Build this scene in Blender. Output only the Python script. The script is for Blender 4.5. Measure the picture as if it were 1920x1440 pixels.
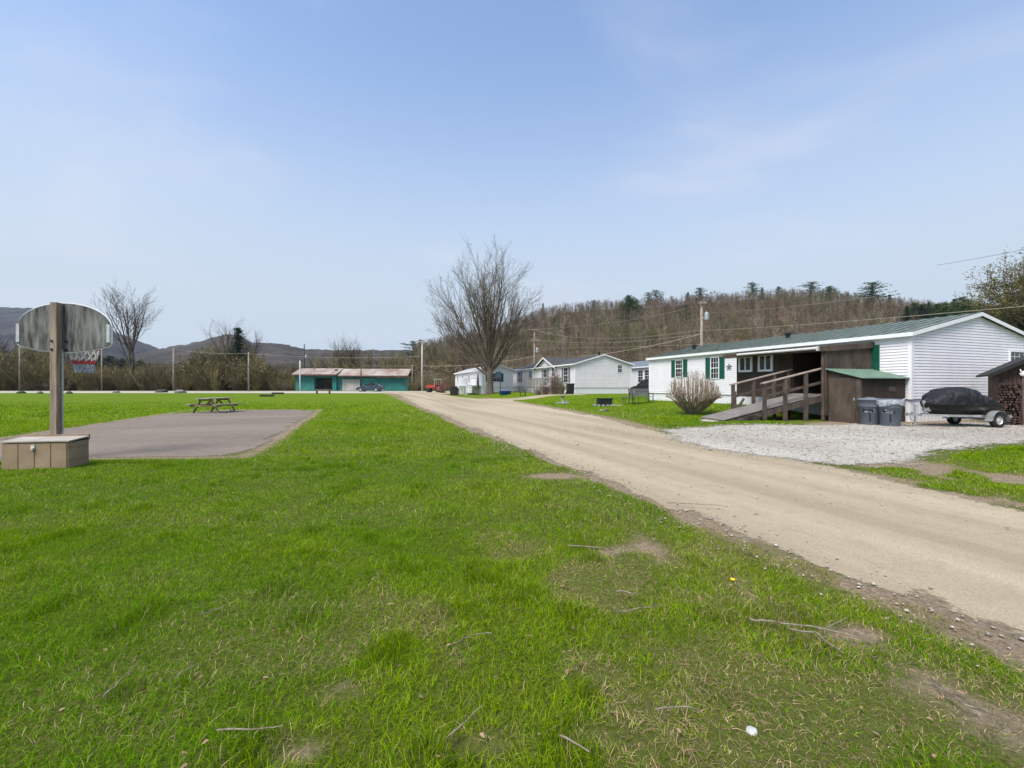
import bpy, math, random
import numpy as np
from mathutils import Vector, Matrix, geometry
for o in list(bpy.data.objects): bpy.data.objects.remove(o)
SC = bpy.context.scene; COL = SC.collection
R = math.radians
# ------------------------------------------------------------------ camera, sky, sun, exposure
F = 800.0; HZ = 724.0; CH = 1.4
cd = bpy.data.cameras.new('camera'); cam = bpy.data.objects.new('camera', cd); COL.objects.link(cam)
cam.location = (0, 0, CH); cam.rotation_euler = (R(90), 0, 0)
cd.sensor_width = 36; cd.lens = 36*F/1920; cd.shift_y = (HZ-720)/1920
cd.clip_start = .05; cd.clip_end = 20000
SC.camera = cam
SC.view_settings.view_transform = 'Standard'; SC.view_settings.look = 'None'
SC.view_settings.exposure = 0.66; SC.view_settings.gamma = 1
SUN_EL, SUN_AZ = 56, -139     # azimuth measured from +Y towards +X (sun stands to the left, behind the camera)
w = bpy.data.worlds.new('World'); SC.world = w; w.use_nodes = True
nt = w.node_tree; N = nt.nodes; L = nt.links; N.clear()
def nd(t, **k):
    n = N.new(t)
    for a, b in k.items(): setattr(n, a, b)
    return n
sky = nd('ShaderNodeTexSky', sky_type='NISHITA', sun_disc=False, sun_elevation=R(SUN_EL), sun_rotation=R(SUN_AZ), altitude=200, air_density=1.0, dust_density=1.2, ozone_density=1.6)
tc = nd('ShaderNodeTexCoord'); sep = nd('ShaderNodeSeparateXYZ'); L.new(tc.outputs['Generated'], sep.inputs[0])
# project the view direction onto a high cloud layer
dv = nd('ShaderNodeMath', operation='MAXIMUM'); L.new(sep.outputs[2], dv.inputs[0]); dv.inputs[1].default_value = .03
ad = nd('ShaderNodeMath', operation='ADD'); L.new(dv.outputs[0], ad.inputs[0]); ad.inputs[1].default_value = .12
dx = nd('ShaderNodeMath', operation='DIVIDE'); L.new(sep.outputs[0], dx.inputs[0]); L.new(ad.outputs[0], dx.inputs[1])
dy = nd('ShaderNodeMath', operation='DIVIDE'); L.new(sep.outputs[1], dy.inputs[0]); L.new(ad.outputs[0], dy.inputs[1])
cb = nd('ShaderNodeCombineXYZ'); L.new(dx.outputs[0], cb.inputs[0]); L.new(dy.outputs[0], cb.inputs[1])
mp = nd('ShaderNodeMapping'); L.new(cb.outputs[0], mp.inputs[0]); mp.inputs['Rotation'].default_value = (0, 0, .5); mp.inputs['Scale'].default_value = (.75, 1.25, 1); mp.inputs['Location'].default_value = (5.6, 1.3, 0)
n1 = nd('ShaderNodeTexNoise'); n1.inputs['Scale'].default_value = .9; n1.inputs['Detail'].default_value = 8; n1.inputs['Roughness'].default_value = .55; n1.inputs['Distortion'].default_value = .6; L.new(mp.outputs[0], n1.inputs['Vector'])
cr = nd('ShaderNodeMapRange'); cr.interpolation_type = 'SMOOTHSTEP'; L.new(n1.outputs['Fac'], cr.inputs[0]); cr.inputs[1].default_value = .47; cr.inputs[2].default_value = .74; cr.inputs[3].default_value = 0; cr.inputs[4].default_value = .4
hz = nd('ShaderNodeMapRange'); hz.interpolation_type = 'SMOOTHSTEP'; L.new(sep.outputs[2], hz.inputs[0]); hz.inputs[1].default_value = .12; hz.inputs[2].default_value = .7; hz.inputs[3].default_value = .95; hz.inputs[4].default_value = .16
mx = nd('ShaderNodeMixRGB'); sm = nd('ShaderNodeMixRGB', blend_type='MULTIPLY'); sm.inputs[0].default_value = 1; L.new(sky.outputs[0], sm.inputs[1]); sm.inputs[2].default_value = (1.22, 1.5, 1.76, 1); L.new(hz.outputs[0], mx.inputs[0]); L.new(sm.outputs[0], mx.inputs[1]); mx.inputs[2].default_value = (4.05, 4.6, 5.1, 1)
mc = nd('ShaderNodeMixRGB'); L.new(cr.outputs[0], mc.inputs[0]); L.new(mx.outputs[0], mc.inputs[1]); mc.inputs[2].default_value = (4.9, 5.1, 5.8, 1)
bg = nd('ShaderNodeBackground'); L.new(mc.outputs[0], bg.inputs[0]); bg.inputs[1].default_value = .1
ow = nd('ShaderNodeOutputWorld'); L.new(bg.outputs[0], ow.inputs[0])
sl = bpy.data.lights.new('sun', 'SUN'); sl.energy = 3.5; sl.angle = R(28); sl.color = (1, .935, .83)
so = bpy.data.objects.new('sun', sl); COL.objects.link(so)
sd = Vector((math.sin(R(SUN_AZ))*math.cos(R(SUN_EL)), math.cos(R(SUN_AZ))*math.cos(R(SUN_EL)), math.sin(R(SUN_EL))))
so.rotation_euler = sd.to_track_quat('Z', 'Y').to_euler(); so.location = (0, 0, 60)

# ------------------------------------------------------------------ places
OX, OY = 13.56, 14.5            # near front corner of the large mobile home
D1 = (-.3261, .9453); D2 = (.9453, .3261); ROT = math.atan2(.3261, .9453)
def st(x, y): return (x-OX)*D1[0]+(y-OY)*D1[1], (x-OX)*D2[0]+(y-OY)*D2[1]
def xy(s, t): return OX+D1[0]*s+D2[0]*t, OY+D1[1]*s+D2[1]*t
def ss(v, a, b):
    u = np.clip((v-a)/(b-a), 0, 1); return u*u*(3-2*u)
def T(x, y):
    s, t = st(x, y)
    z = .18*ss(t, -9.6, -5.5) + .31*ss(t, -4.2, -.5)*ss(s, 2.2, 6.5)*(1-ss(s, 80, 120)) + .1*ss(s, 18, 32)*ss(t, -6, 1)
    return np.maximum(z, .45*ss(y, 25, 85))
def tz(x, y): return float(T(np.float64(x), np.float64(y)))
def X(px, Y): return (px-960)/F*Y
def Z(py, Y): return CH+(HZ-py)/F*Y
def G(px, py):
    Y = 10.
    for _ in range(60): Y = .5*Y+.5*(CH-tz(X(px, Y), Y))*F/(py-HZ)
    return X(px, Y), Y
def hsh(i, j, k):
    n = (i.astype(np.int64)*374761393 + j.astype(np.int64)*668265263 + k*1442695041) & 0x7fffffff
    n = ((n ^ (n >> 13))*1274126177) & 0x7fffffff
    return ((n ^ (n >> 16)) & 0xffff)/65535.
def vn(x, y, k=0):
    x = np.asarray(x, float); y = np.asarray(y, float); i = np.floor(x); j = np.floor(y); u = x-i; v = y-j; u = u*u*(3-2*u); v = v*v*(3-2*v)
    i = i.astype(np.int64); j = j.astype(np.int64)
    return (hsh(i, j, k)*(1-u)+hsh(i+1, j, k)*u)*(1-v)+(hsh(i, j+1, k)*(1-u)+hsh(i+1, j+1, k)*u)*v
def fb(x, y, k=0, o=3):
    r = 0; a = .5
    for q in range(o): r = r+a*vn(x*2**q, y*2**q, k+q*7); a *= .5
    return r/(1-.5**o)
# ------------------------------------------------------------------ materials
MATS = {}
def mat(name, c, rough=.85, var=.15, scale=6., bump=0., bscale=None, metal=0., spec=.3, c2=None, stretch=None, cut=(.35, .65), attr=None, trans=0., coat=0):
    if name in MATS: return MATS[name]
    m = bpy.data.materials.new(name); m.use_nodes = True; t = m.node_tree; n = t.nodes; l = t.links; b = n['Principled BSDF']
    b.inputs['Roughness'].default_value = rough; b.inputs['Metallic'].default_value = metal; b.inputs['Specular IOR Level'].default_value = spec
    if coat: b.inputs['Coat Weight'].default_value = coat; b.inputs['Coat Roughness'].default_value = .06
    c = tuple(c)+(1,)
    co = n.new('ShaderNodeTexCoord'); ma = n.new('ShaderNodeMapping'); l.new(co.outputs['Object'], ma.inputs[0])
    if stretch: ma.inputs['Scale'].default_value = stretch
    no = n.new('ShaderNodeTexNoise'); no.inputs['Scale'].default_value = scale; no.inputs['Detail'].default_value = 6; no.inputs['Roughness'].default_value = .65; l.new(ma.outputs[0], no.inputs['Vector'])
    mr = n.new('ShaderNodeMapRange'); l.new(no.outputs['Fac'], mr.inputs[0]); mr.inputs[1].default_value = cut[0]; mr.inputs[2].default_value = cut[1]
    mi = n.new('ShaderNodeMixRGB'); l.new(mr.outputs[0], mi.inputs[0])
    mi.inputs[1].default_value = tuple(v*(1-var) for v in c[:3])+(1,)
    mi.inputs[2].default_value = (tuple(c2)+(1,)) if c2 else tuple(min(1, v*(1+var)) for v in c[:3])+(1,)
    out = mi.outputs[0]
    if attr:
        a = n.new('ShaderNodeAttribute'); a.attribute_name = attr; mm = n.new('ShaderNodeMixRGB'); mm.blend_type = 'MULTIPLY'; mm.inputs[0].default_value = 1
        l.new(out, mm.inputs[1]); l.new(a.outputs['Color'], mm.inputs[2]); out = mm.outputs[0]
    l.new(out, b.inputs['Base Color'])
    if bump:
        nb = n.new('ShaderNodeTexNoise'); nb.inputs['Scale'].default_value = bscale or scale*4; nb.inputs['Detail'].default_value = 5; l.new(ma.outputs[0], nb.inputs['Vector'])
        bu = n.new('ShaderNodeBump'); bu.inputs['Strength'].default_value = 1; bu.inputs['Distance'].default_value = bump; l.new(nb.outputs['Fac'], bu.inputs['Height']); l.new(bu.outputs[0], b.inputs['Normal'])
    if trans:
        tr = n.new('ShaderNodeBsdfTranslucent'); l.new(out, tr.inputs['Color']); ms = n.new('ShaderNodeMixShader'); ms.inputs[0].default_value = trans
        l.new(b.outputs[0], ms.inputs[1]); l.new(tr.outputs[0], ms.inputs[2]); l.new(ms.outputs[0], n['Material Output'].inputs['Surface'])
    MATS[name] = m; return m
M = dict(
 siding=lambda: mat('white_vinyl', (.76, .735, .765), .55, .04, 1.5, c2=(.81, .785, .81)),
 trim=lambda: mat('white_trim', (.74, .745, .765), .5, .05, 4),
 skirt=lambda: mat('skirting', (.72, .72, .75), .55, .06, 3, c2=(.66, .65, .66)),
 groof=lambda: mat('green_metal_roof', (.09, .115, .095), .45, .12, 2.5, spec=.35, c2=(.145, .17, .145)),
 greenroof2=lambda: mat('pale_green_roof', (.15, .25, .18), .45, .12, 3, metal=.1, c2=(.22, .3, .24)),
 brown=lambda: mat('brown_ply', (.036, .027, .021), .8, .22, 2.2, .002, 30, c2=(.062, .045, .035), stretch=(1, 1, .35)),
 brown2=lambda: mat('brown_ply_weathered', (.06, .044, .034), .85, .25, 2.6, .003, 30, c2=(.1, .074, .056), stretch=(1, 1, .5)),
 deck=lambda: mat('deck_boards_grey', (.15, .135, .12), .85, .25, 4, .003, 30, c2=(.24, .215, .195), stretch=(.4, 3, 1)),
 rail=lambda: mat('brown_stained_lumber', (.065, .048, .038), .8, .25, 5, .002, 30, c2=(.12, .09, .075), stretch=(1, 1, .5)),
 railtop=lambda: mat('worn_handrail', (.3, .24, .2), .8, .2, 5, .002, 30),
 gshut=lambda: mat('green_shutter', (.006, .085, .055), .5, .15, 4),
 greyshut=lambda: mat('slate_shutter', (.12, .14, .17), .6, .12, 4),
 glass=lambda: mat('window_glass', (.012, .014, .017), .12, .3, .9, spec=.35, c2=(.04, .046, .052)),
 black=lambda: mat('black_paint', (.015, .015, .017), .5, .3, 8),
 blackp=lambda: mat('black_plastic', (.02, .02, .022), .45, .25, 6),
 galv=lambda: mat('galvanised', (.42, .43, .44), .45, .15, 12, metal=.7, c2=(.55, .55, .56)),
 rubber=lambda: mat('tyre_rubber', (.022, .022, .022), .85, .2, 12),
 wood=lambda: mat('weathered_wood', (.21, .155, .11), .85, .2, 6, .003, 40, c2=(.31, .245, .185), stretch=(3, 3, .3)),
 polew=lambda: mat('pole_wood', (.2, .165, .13), .9, .2, 3, c2=(.33, .285, .24), stretch=(2, 2, .3)),
 poled=lambda: mat('dark_pole_wood', (.045, .04, .036), .9, .2, 3),
 bark=lambda: mat('grey_bark', (.085, .068, .052), .95, .25, 2.5, .01, 12, c2=(.14, .115, .09), stretch=(1, 1, .3)),
 twig=lambda: mat('twig_bark', (.12, .093, .068), .95, .25, .8, c2=(.18, .145, .105)),
 needle=lambda: mat('pine_needles', (.04, .085, .02), .8, .35, .9, c2=(.085, .15, .035), trans=.25),
 needled=lambda: mat('dark_pine_needles', (.014, .032, .016), .8, .35, .9, c2=(.035, .06, .022), trans=.2),
)
def m_(k): return M[k]()
# ------------------------------------------------------------------ mesh helpers
def link(o, parent=None):
    COL.objects.link(o)
    if parent is not None: o.parent = parent
    return o
def tag(o, label=None, cat=None, group=None, kind=None):
    if label: o['label'] = label
    if cat: o['category'] = cat
    if group: o['group'] = group
    if kind: o['kind'] = kind
    return o
def thing(name, loc, label, cat, rz=0, group=None):
    o = bpy.data.objects.new(name, None); o.empty_display_size = .2; COL.objects.link(o); o.location = loc; o.rotation_euler = (0, 0, rz)
    return tag(o, label, cat, group)
class MB:
    def __init__(s): s.v = []; s.f = []; s.m = []; s.mi = 0
    def add(s, vs, fs):
        b = len(s.v); s.v += [tuple(p) for p in vs]; s.f += [tuple(i+b for i in f) for f in fs]; s.m += [s.mi]*len(fs); return s
    def box(s, x0, x1, y0, y1, z0, z1):
        v = [(x, y, z) for z in (z0, z1) for y in (y0, y1) for x in (x0, x1)]
        return s.add(v, [(0, 2, 3, 1), (4, 5, 7, 6), (0, 1, 5, 4), (2, 6, 7, 3), (0, 4, 6, 2), (1, 3, 7, 5)])
    def bar(s, p, q, w, h, up=(0, 0, 1)):
        p = Vector(p); q = Vector(q); d = (q-p).normalized(); u = Vector(up)
        if abs(d.dot(u)) > .98: u = Vector((0, 1, 0))
        a = d.cross(u).normalized()*(w/2); b = a.cross(d).normalized()*(h/2)
        v = [p-a-b, p+a-b, p-a+b, p+a+b, q-a-b, q+a-b, q-a+b, q+a+b]
        return s.add(v, [(0, 1, 3, 2), (4, 6, 7, 5), (0, 4, 5, 1), (2, 3, 7, 6), (0, 2, 6, 4), (1, 5, 7, 3)])
    def tube(s, pts, rad, n=6, cap=True):
        pts = [Vector(p) for p in pts]
        if not hasattr(rad, '__len__'): rad = [rad]*len(pts)
        vs = []; fs = []; a = None
        for i, p in enumerate(pts):
            d = (pts[min(i+1, len(pts)-1)]-pts[max(i-1, 0)]).normalized()
            if a is None: a = d.orthogonal().normalized()
            a = (a-d*a.dot(d)).normalized(); b = d.cross(a)
            for k in range(n):
                g = 2*math.pi*k/n; vs.append(p+(a*math.cos(g)+b*math.sin(g))*rad[i])
        for i in range(len(pts)-1):
            for k in range(n): fs.append((i*n+k, i*n+(k+1) % n, (i+1)*n+(k+1) % n, (i+1)*n+k))
        if cap: fs.append(tuple(range(n))[::-1]); fs.append(tuple((len(pts)-1)*n+k for k in range(n)))
        return s.add(vs, fs)
    def lathe(s, prof, c=(0, 0, 0), n=20, sx=1, sy=1):
        vs = [(c[0]+r*sx*math.cos(2*math.pi*k/n), c[1]+r*sy*math.sin(2*math.pi*k/n), c[2]+z) for r, z in prof for k in range(n)]
        fs = [(i*n+k, i*n+(k+1) % n, (i+1)*n+(k+1) % n, (i+1)*n+k) for i in range(len(prof)-1) for k in range(n)]
        if prof[0][0] > 1e-4: fs.append(tuple(range(n))[::-1])
        if prof[-1][0] > 1e-4: fs.append(tuple((len(prof)-1)*n+k for k in range(n)))
        return s.add(vs, fs)
    def prism(s, poly, d):      # poly: 3-D points, d: offset vector
        n = len(poly); a = [Vector(p) for p in poly]; b = [p+Vector(d) for p in a]
        return s.add(a+b, [tuple(range(n))[::-1], tuple(range(n, 2*n))]+[(i, (i+1) % n, n+(i+1) % n, n+i) for i in range(n)])
    def build(s, name, ms, parent=None, smooth=False, loc=None, rz=0, bevel=0):
        me = bpy.data.meshes.new(name); me.from_pydata(s.v, [], s.f)
        if not isinstance(ms, (list, tuple)): ms = [ms]
        for k in ms: me.materials.append(k)
        me.polygons.foreach_set('material_index', [min(i, len(ms)-1) for i in s.m])
        if smooth: me.polygons.foreach_set('use_smooth', [True]*len(me.polygons))
        me.update(); o = bpy.data.objects.new(name, me); link(o, parent)
        if loc is not None: o.location = loc
        o.rotation_euler = (0, 0, rz)
        if bevel:
            b = o.modifiers.new('bevel', 'BEVEL'); b.width = bevel; b.segments = 2; b.limit_method = 'ANGLE'
        return o
def np_mesh(name, V, FC, mt, cols=None, parent=None, smooth=False):
    """V (n,3), FC (m,k) faces of one size, cols (n,3)"""
    me = bpy.data.meshes.new(name); V = np.ascontiguousarray(V, np.float32); FC = np.ascontiguousarray(FC, np.int32); m, k = FC.shape
    me.vertices.add(len(V)); me.vertices.foreach_set('co', V.ravel()); me.loops.add(m*k); me.loops.foreach_set('vertex_index', FC.ravel())
    me.polygons.add(m); me.polygons.foreach_set('loop_start', np.arange(0, m*k, k, dtype=np.int32)); me.polygons.foreach_set('loop_total', np.full(m, k, np.int32))
    if smooth: me.polygons.foreach_set('use_smooth', np.ones(m, bool))
    if cols is not None:
        c = np.ones((len(V), 4), np.float32); c[:, :3] = cols; a = me.color_attributes.new('col', 'FLOAT_COLOR', 'POINT'); a.data.foreach_set('color', c.ravel())
    me.update(calc_edges=True); me.materials.append(mt); o = bpy.data.objects.new(name, me); link(o, parent); return o
def copy_tree(o, parent=None, **k):
    c = o.copy(); COL.objects.link(c); c.parent = parent
    for ch in [q for q in bpy.data.objects if q.parent == o and q != c]: copy_tree(ch, c)
    return c
def inpoly(x, y, poly):
    x = np.asarray(x); y = np.asarray(y); r = np.zeros(x.shape, bool); n = len(poly)
    for i in range(n):
        x0, y0 = poly[i]; x1, y1 = poly[i-1]
        if y0 == y1: continue
        c = ((y0 > y) != (y1 > y)) & (x < (x1-x0)*(y-y0)/(y1-y0)+x0); r ^= c
    return r
# ------------------------------------------------------------------ ground areas (s along the road away from us, t across to the right)
def resample(P, step):
    out = []
    for i in range(len(P)):
        a = np.array(P[i]); b = np.array(P[(i+1) % len(P)]); d = np.linalg.norm(b-a); mid = (a+b)/2
        k = max(1, int(d/max(step, .02*np.hypot(*mid))))
        for j in range(k): out.append(tuple(a+(b-a)*j/k))
    return out
def smoothp(P, it=2):
    for _ in range(it):
        Q = []
        for i in range(len(P)):
            a = np.array(P[i]); b = np.array(P[(i+1) % len(P)]); Q += [tuple(.75*a+.25*b), tuple(.25*a+.75*b)]
        P = Q
    return P
def jag(P, amp, k):
    P = resample(P, .12); A = np.array(P); n = len(A); d = np.roll(A, -1, 0)-np.roll(A, 1, 0); d /= np.linalg.norm(d, axis=1)[:, None]+1e-9
    nn = np.stack([-d[:, 1], d[:, 0]], 1); o = (fb(A[:, 0]*1.1, A[:, 1]*1.1, k)-.5)*2.2*amp+(vn(A[:, 0]*7, A[:, 1]*7, k+3)-.5)*.6*amp
    return [tuple(p) for p in A+nn*o[:, None]]
ST = lambda L_: [xy(s, t) for s, t in L_]
road_p = ST([(-40, -14.3), (-15, -14.3), (0, -14.25), (20, -14.1), (40, -13.6), (52, -13.3), (56, -15), (66, -15), (66, 6), (57, -3), (50, -7.3), (38, -7.2), (32, -6.6), (30, -3), (29, 3), (26.8, 3), (26.2, -5), (22, -6.3), (12, -7.3), (5, -8.2), (2.2, -8.9), (-4.6, -9.9), (-7, -10.5), (-40, -10.5)])
park_p = ST([(2.0, -9.3), (2.0, -8), (1.7, -6.4), (.7, -4.8), (.35, -3), (-.1, -2.2), (-.6, 0), (-.4, 6), (-1, 14), (-4.8, 14), (-4.6, -3), (-4.5, -7), (-4.7, -9.2), (-3.6, -10.1), (-1.2, -10.7)])
court_p = [(-5.35, 8.45), (-8.2, 8.25), (-10, 7.9), (-12.4, 7.7), (-13.6, 11.3), (-18.6, 24.6), (-11.5, 25.6), (-9.4, 20), (-7.5, 14.6), (-5.7, 9.9)]
far_p = [(-260, 66), (-90, 65.5), (-40, 65), (-16, 64), (-10, 66), (-6, 80), (-30, 82), (-90, 83), (-260, 85)]
pad_p = ST([(2.2, -6.6), (2.9, -6.5), (3.6, -5.4), (4.6, -4.3), (3.4, -4.2), (2.4, -4.6)])
def shrink(P): return P
road_j = jag(road_p, .13, 1); park_j = jag(smoothp(park_p, 1), .3, 2); court_j = jag(smoothp(court_p, 1), .07, 3); far_j = jag(far_p, .3, 4); pad_j = jag(smoothp(pad_p, 2), .15, 5)
def sheet(name, P, off, mt, step=1., rim=.25):
    A = np.array(P); x0, y0 = A.min(0); x1, y1 = A.max(0); g = []
    xs = [x0]
    def axis(a, b):
        o = [max(a, -400)]
        while o[-1] < b: o.append(o[-1]+max(step, abs(o[-1])*.03))
        return np.array(o)
    gx, gy = np.meshgrid(axis(x0, x1), axis(y0, y1)); gx = gx.ravel(); gy = gy.ravel(); k = inpoly(gx, gy, P)
    pts = [Vector(p) for p in P]+[Vector((a, b)) for a, b in zip(gx[k], gy[k])]
    n = len(P); vv, ee, ff, *_ = geometry.delaunay_2d_cdt(pts, [], [list(range(n))], 1, 1e-5)
    V = np.array([(v.x, v.y) for v in vv]); z = T(V[:, 0], V[:, 1])+off
    me = bpy.data.meshes.new(name); me.from_pydata([(a, b, c) for (a, b), c in zip(V, z)], [], [tuple(f) for f in ff]); me.materials.append(mt)
    A2 = np.roll(A, -1, 0); E = A2-A; q = np.clip(((V[:, None]-A[None])*E[None]).sum(2)/((E**2).sum(1)+1e-9)[None], 0, 1); dd = np.sqrt((((A[None]+q[..., None]*E[None])-V[:, None])**2).sum(2)).min(1)
    c = np.ones((len(V), 4), np.float32); c[:, 0] = np.clip(dd/rim, 0, 1); ca_ = me.color_attributes.new('rim', 'FLOAT_COLOR', 'POINT'); ca_.data.foreach_set('color', c.ravel())
    o = bpy.data.objects.new(name, me); link(o); tag(o, kind='structure'); return o

def ground_material():
    m = bpy.data.materials.new('lawn_soil'); m.use_nodes = True; t = m.node_tree; n = t.nodes; l = t.links; b = n['Principled BSDF']; b.inputs['Roughness'].default_value = .95; b.inputs['Specular IOR Level'].default_value = .1
    co = n.new('ShaderNodeTexCoord')
    def noise(s, d=6, r=.6, st_=None):
        k = n.new('ShaderNodeTexNoise'); k.inputs['Scale'].default_value = s; k.inputs['Detail'].default_value = d; k.inputs['Roughness'].default_value = r
        if st_:
            mp_ = n.new('ShaderNodeMapping'); mp_.inputs['Scale'].default_value = st_; l.new(co.outputs['Object'], mp_.inputs[0]); l.new(mp_.outputs[0], k.inputs['Vector'])
        else: l.new(co.outputs['Object'], k.inputs['Vector'])
        return k.outputs['Fac']
    def mix(f, a, c):
        k = n.new('ShaderNodeMixRGB')
        for i, v in ((0, f), (1, a), (2, c)):
            if hasattr(v, 'links'): l.new(v, k.inputs[i])
            elif i == 0: k.inputs[0].default_value = v
            else: k.inputs[i].default_value = tuple(v)+(1,)
        return k.outputs[0]
    def rng(v, a, c, lo=0, hi=1):
        k = n.new('ShaderNodeMapRange'); l.new(v, k.inputs[0]); k.inputs[1].default_value = a; k.inputs[2].default_value = c; k.inputs[3].default_value = lo; k.inputs[4].default_value = hi; return k.outputs[0]
    a = n.new('ShaderNodeAttribute'); a.attribute_name = 'col'; se = n.new('ShaderNodeSeparateColor'); l.new(a.outputs['Color'], se.inputs[0])
    g = mix(rng(noise(.25), .35, .65), (.078, .135, .0005), (.105, .16, .0008))
    g = mix(rng(noise(2.2), .4, .7), g, (.14, .195, .004))
    g = mix(rng(noise(14, 8, .7), .45, .75), g, (.06, .11, .004))
    soil = mix(rng(noise(38, 10, .8), .36, .64), (.04, .055, .01), (.14, .14, .04))
    g = mix(se.outputs[1], g, soil)                                    # green channel: close to us blades cover bare earth
    d = mix(rng(noise(26, 10, .8), .36, .64), (.12, .085, .055), (.34, .27, .19))
    s1 = n.new('ShaderNodeMath'); s1.operation = 'MULTIPLY_ADD'; l.new(noise(5, 8, .75), s1.inputs[0]); s1.inputs[1].default_value = .8; l.new(se.outputs[0], s1.inputs[2])
    g = mix(rng(s1.outputs[0], .7, 1.0), g, d)
    wd = mix(rng(noise(.06, 6, .6), .35, .65), (.085, .06, .04), (.12, .085, .055)); wd = mix(rng(noise(.8, 8, .7), .45, .7), wd, (.06, .065, .025))
    g = mix(se.outputs[2], g, wd)                                      # blue channel: woodland floor
    l.new(g, b.inputs['Base Color'])
    bu = n.new('ShaderNodeBump'); bu.inputs['Distance'].default_value = .03; l.new(noise(22, 8, .7), bu.inputs['Height']); l.new(bu.outputs[0], b.inputs['Normal'])
    return m
spots = [(1040, 893, .32), (1212, 1027, .17), (1140, 1037, .08), (1235, 1222, .05), (1115, 1268, .07), (640, 1300, .08), (60, 872, .3), (560, 1405, .07), (1600, 1190, .12), (900, 1400, .08), (1130, 1385, .08)]
SPW = [G(a, b)+(r,) for a, b, r in spots]
def dirt(x, y):
    s, t = st(x, y); e = fb(s*1.3, t*1.3, 11)
    tn = t+(vn(s*.8, 0*s, 5)-.5)*.35
    d = .62*np.exp(-((tn+15.05)/.26)**2)*(1-ss(s, -6.5, -4))*ss(e, .3, .6)
    d = np.maximum(d, ss(tn, -14.6, -14.3)*(t < -12.5)*(s < 60)*(.45+.5*ss(e, .35, .6)))
    d = np.maximum(d, .5*np.exp(-((tn+15.7)/.12)**2)*(1-ss(s, -11.6, -10.4)))
    d = np.maximum(d, .75*(1-ss(t, -10.3, -9.2))*(t > -11)*(s < -4)*ss(fb(s*1.7, t*1.7, 4), .35, .6))
    d = np.maximum(d, .8*np.exp(-((t+8.8+s*.02)/.8)**2)*(s < -4)*(s > -9)*ss(e, .42, .6))
    # strip of trodden earth and dry grass along the lawn's road edge and in front of the brown shed
    redge = np.interp(s, [2, 5, 12, 22, 30], [-8.9, -8.2, -7.3, -6.3, -5.5])
    d = np.maximum(d, .62*np.exp(-((t-redge)/.55)**2)*ss(s, 1.2, 2.2))
    d = np.maximum(d, .95*ss(s, -1.6, -.3)*(1-ss(s, .3, 1.8))*ss(t, -5.5, -2.8)*(1-ss(s, .5, 3)))
    for a, b, r in SPW: d = np.maximum(d, .95*np.exp(-(((x-a)/(r*1.6))**2+((y-b)/(r*.8))**2)))
    # dry rim of the court
    for i in range(len(court_p)):
        x0, y0 = court_p[i]; x1, y1 = court_p[i-1]; dx_, dy_ = x1-x0, y1-y0; q = np.clip(((x-x0)*dx_+(y-y0)*dy_)/(dx_*dx_+dy_*dy_), 0, 1)
        dd = np.hypot(x-x0-q*dx_, y-y0-q*dy_); d = np.maximum(d, .8*np.exp(-(dd/.28)**2)*(.55+.45*e*1.4))
    return np.clip(d, 0, 1)
def ground():
    def ax(lo, a, b, hi, st_):
        o = list(np.arange(a, b+1e-6, st_)); g = st_; p = b
        while p < hi: g *= 1.13; p += g; o.append(p)
        g = st_; p = a; q = []
        while p > lo: g *= 1.13; p -= g; q.append(p)
        return np.array(q[::-1]+o)
    xs = ax(-3500, -16, 18, 3500, .2); ys = ax(-120, .6, 30, 3500, .2)
    gx, gy = np.meshgrid(xs, ys); x = gx.ravel(); y = gy.ravel(); z = T(x, y)
    V = np.stack([x, y, z], 1); nx = len(xs); i = np.arange(len(ys)-1)[:, None]*nx+np.arange(nx-1)[None]; i = i.ravel(); FC = np.stack([i, i+1, i+nx+1, i+nx], 1)
    d = dirt(x, y); near = 1-ss(np.hypot(x, y), 9, 30)
    wood = np.maximum(ss(y, 84, 90), ss(x-y*1.3, 30, 60)*ss(y, 20, 40))
    c = np.stack([d, near*.8, wood], 1)
    o = np_mesh('ground', V, FC, ground_material(), c, smooth=True); tag(o, kind='structure'); return o
ground()
m_road = mat('dirt_road', (.36, .315, .24), .95, .1, .35, .012, 60, spec=.12, c2=(.43, .39, .31), stretch=None)
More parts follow.
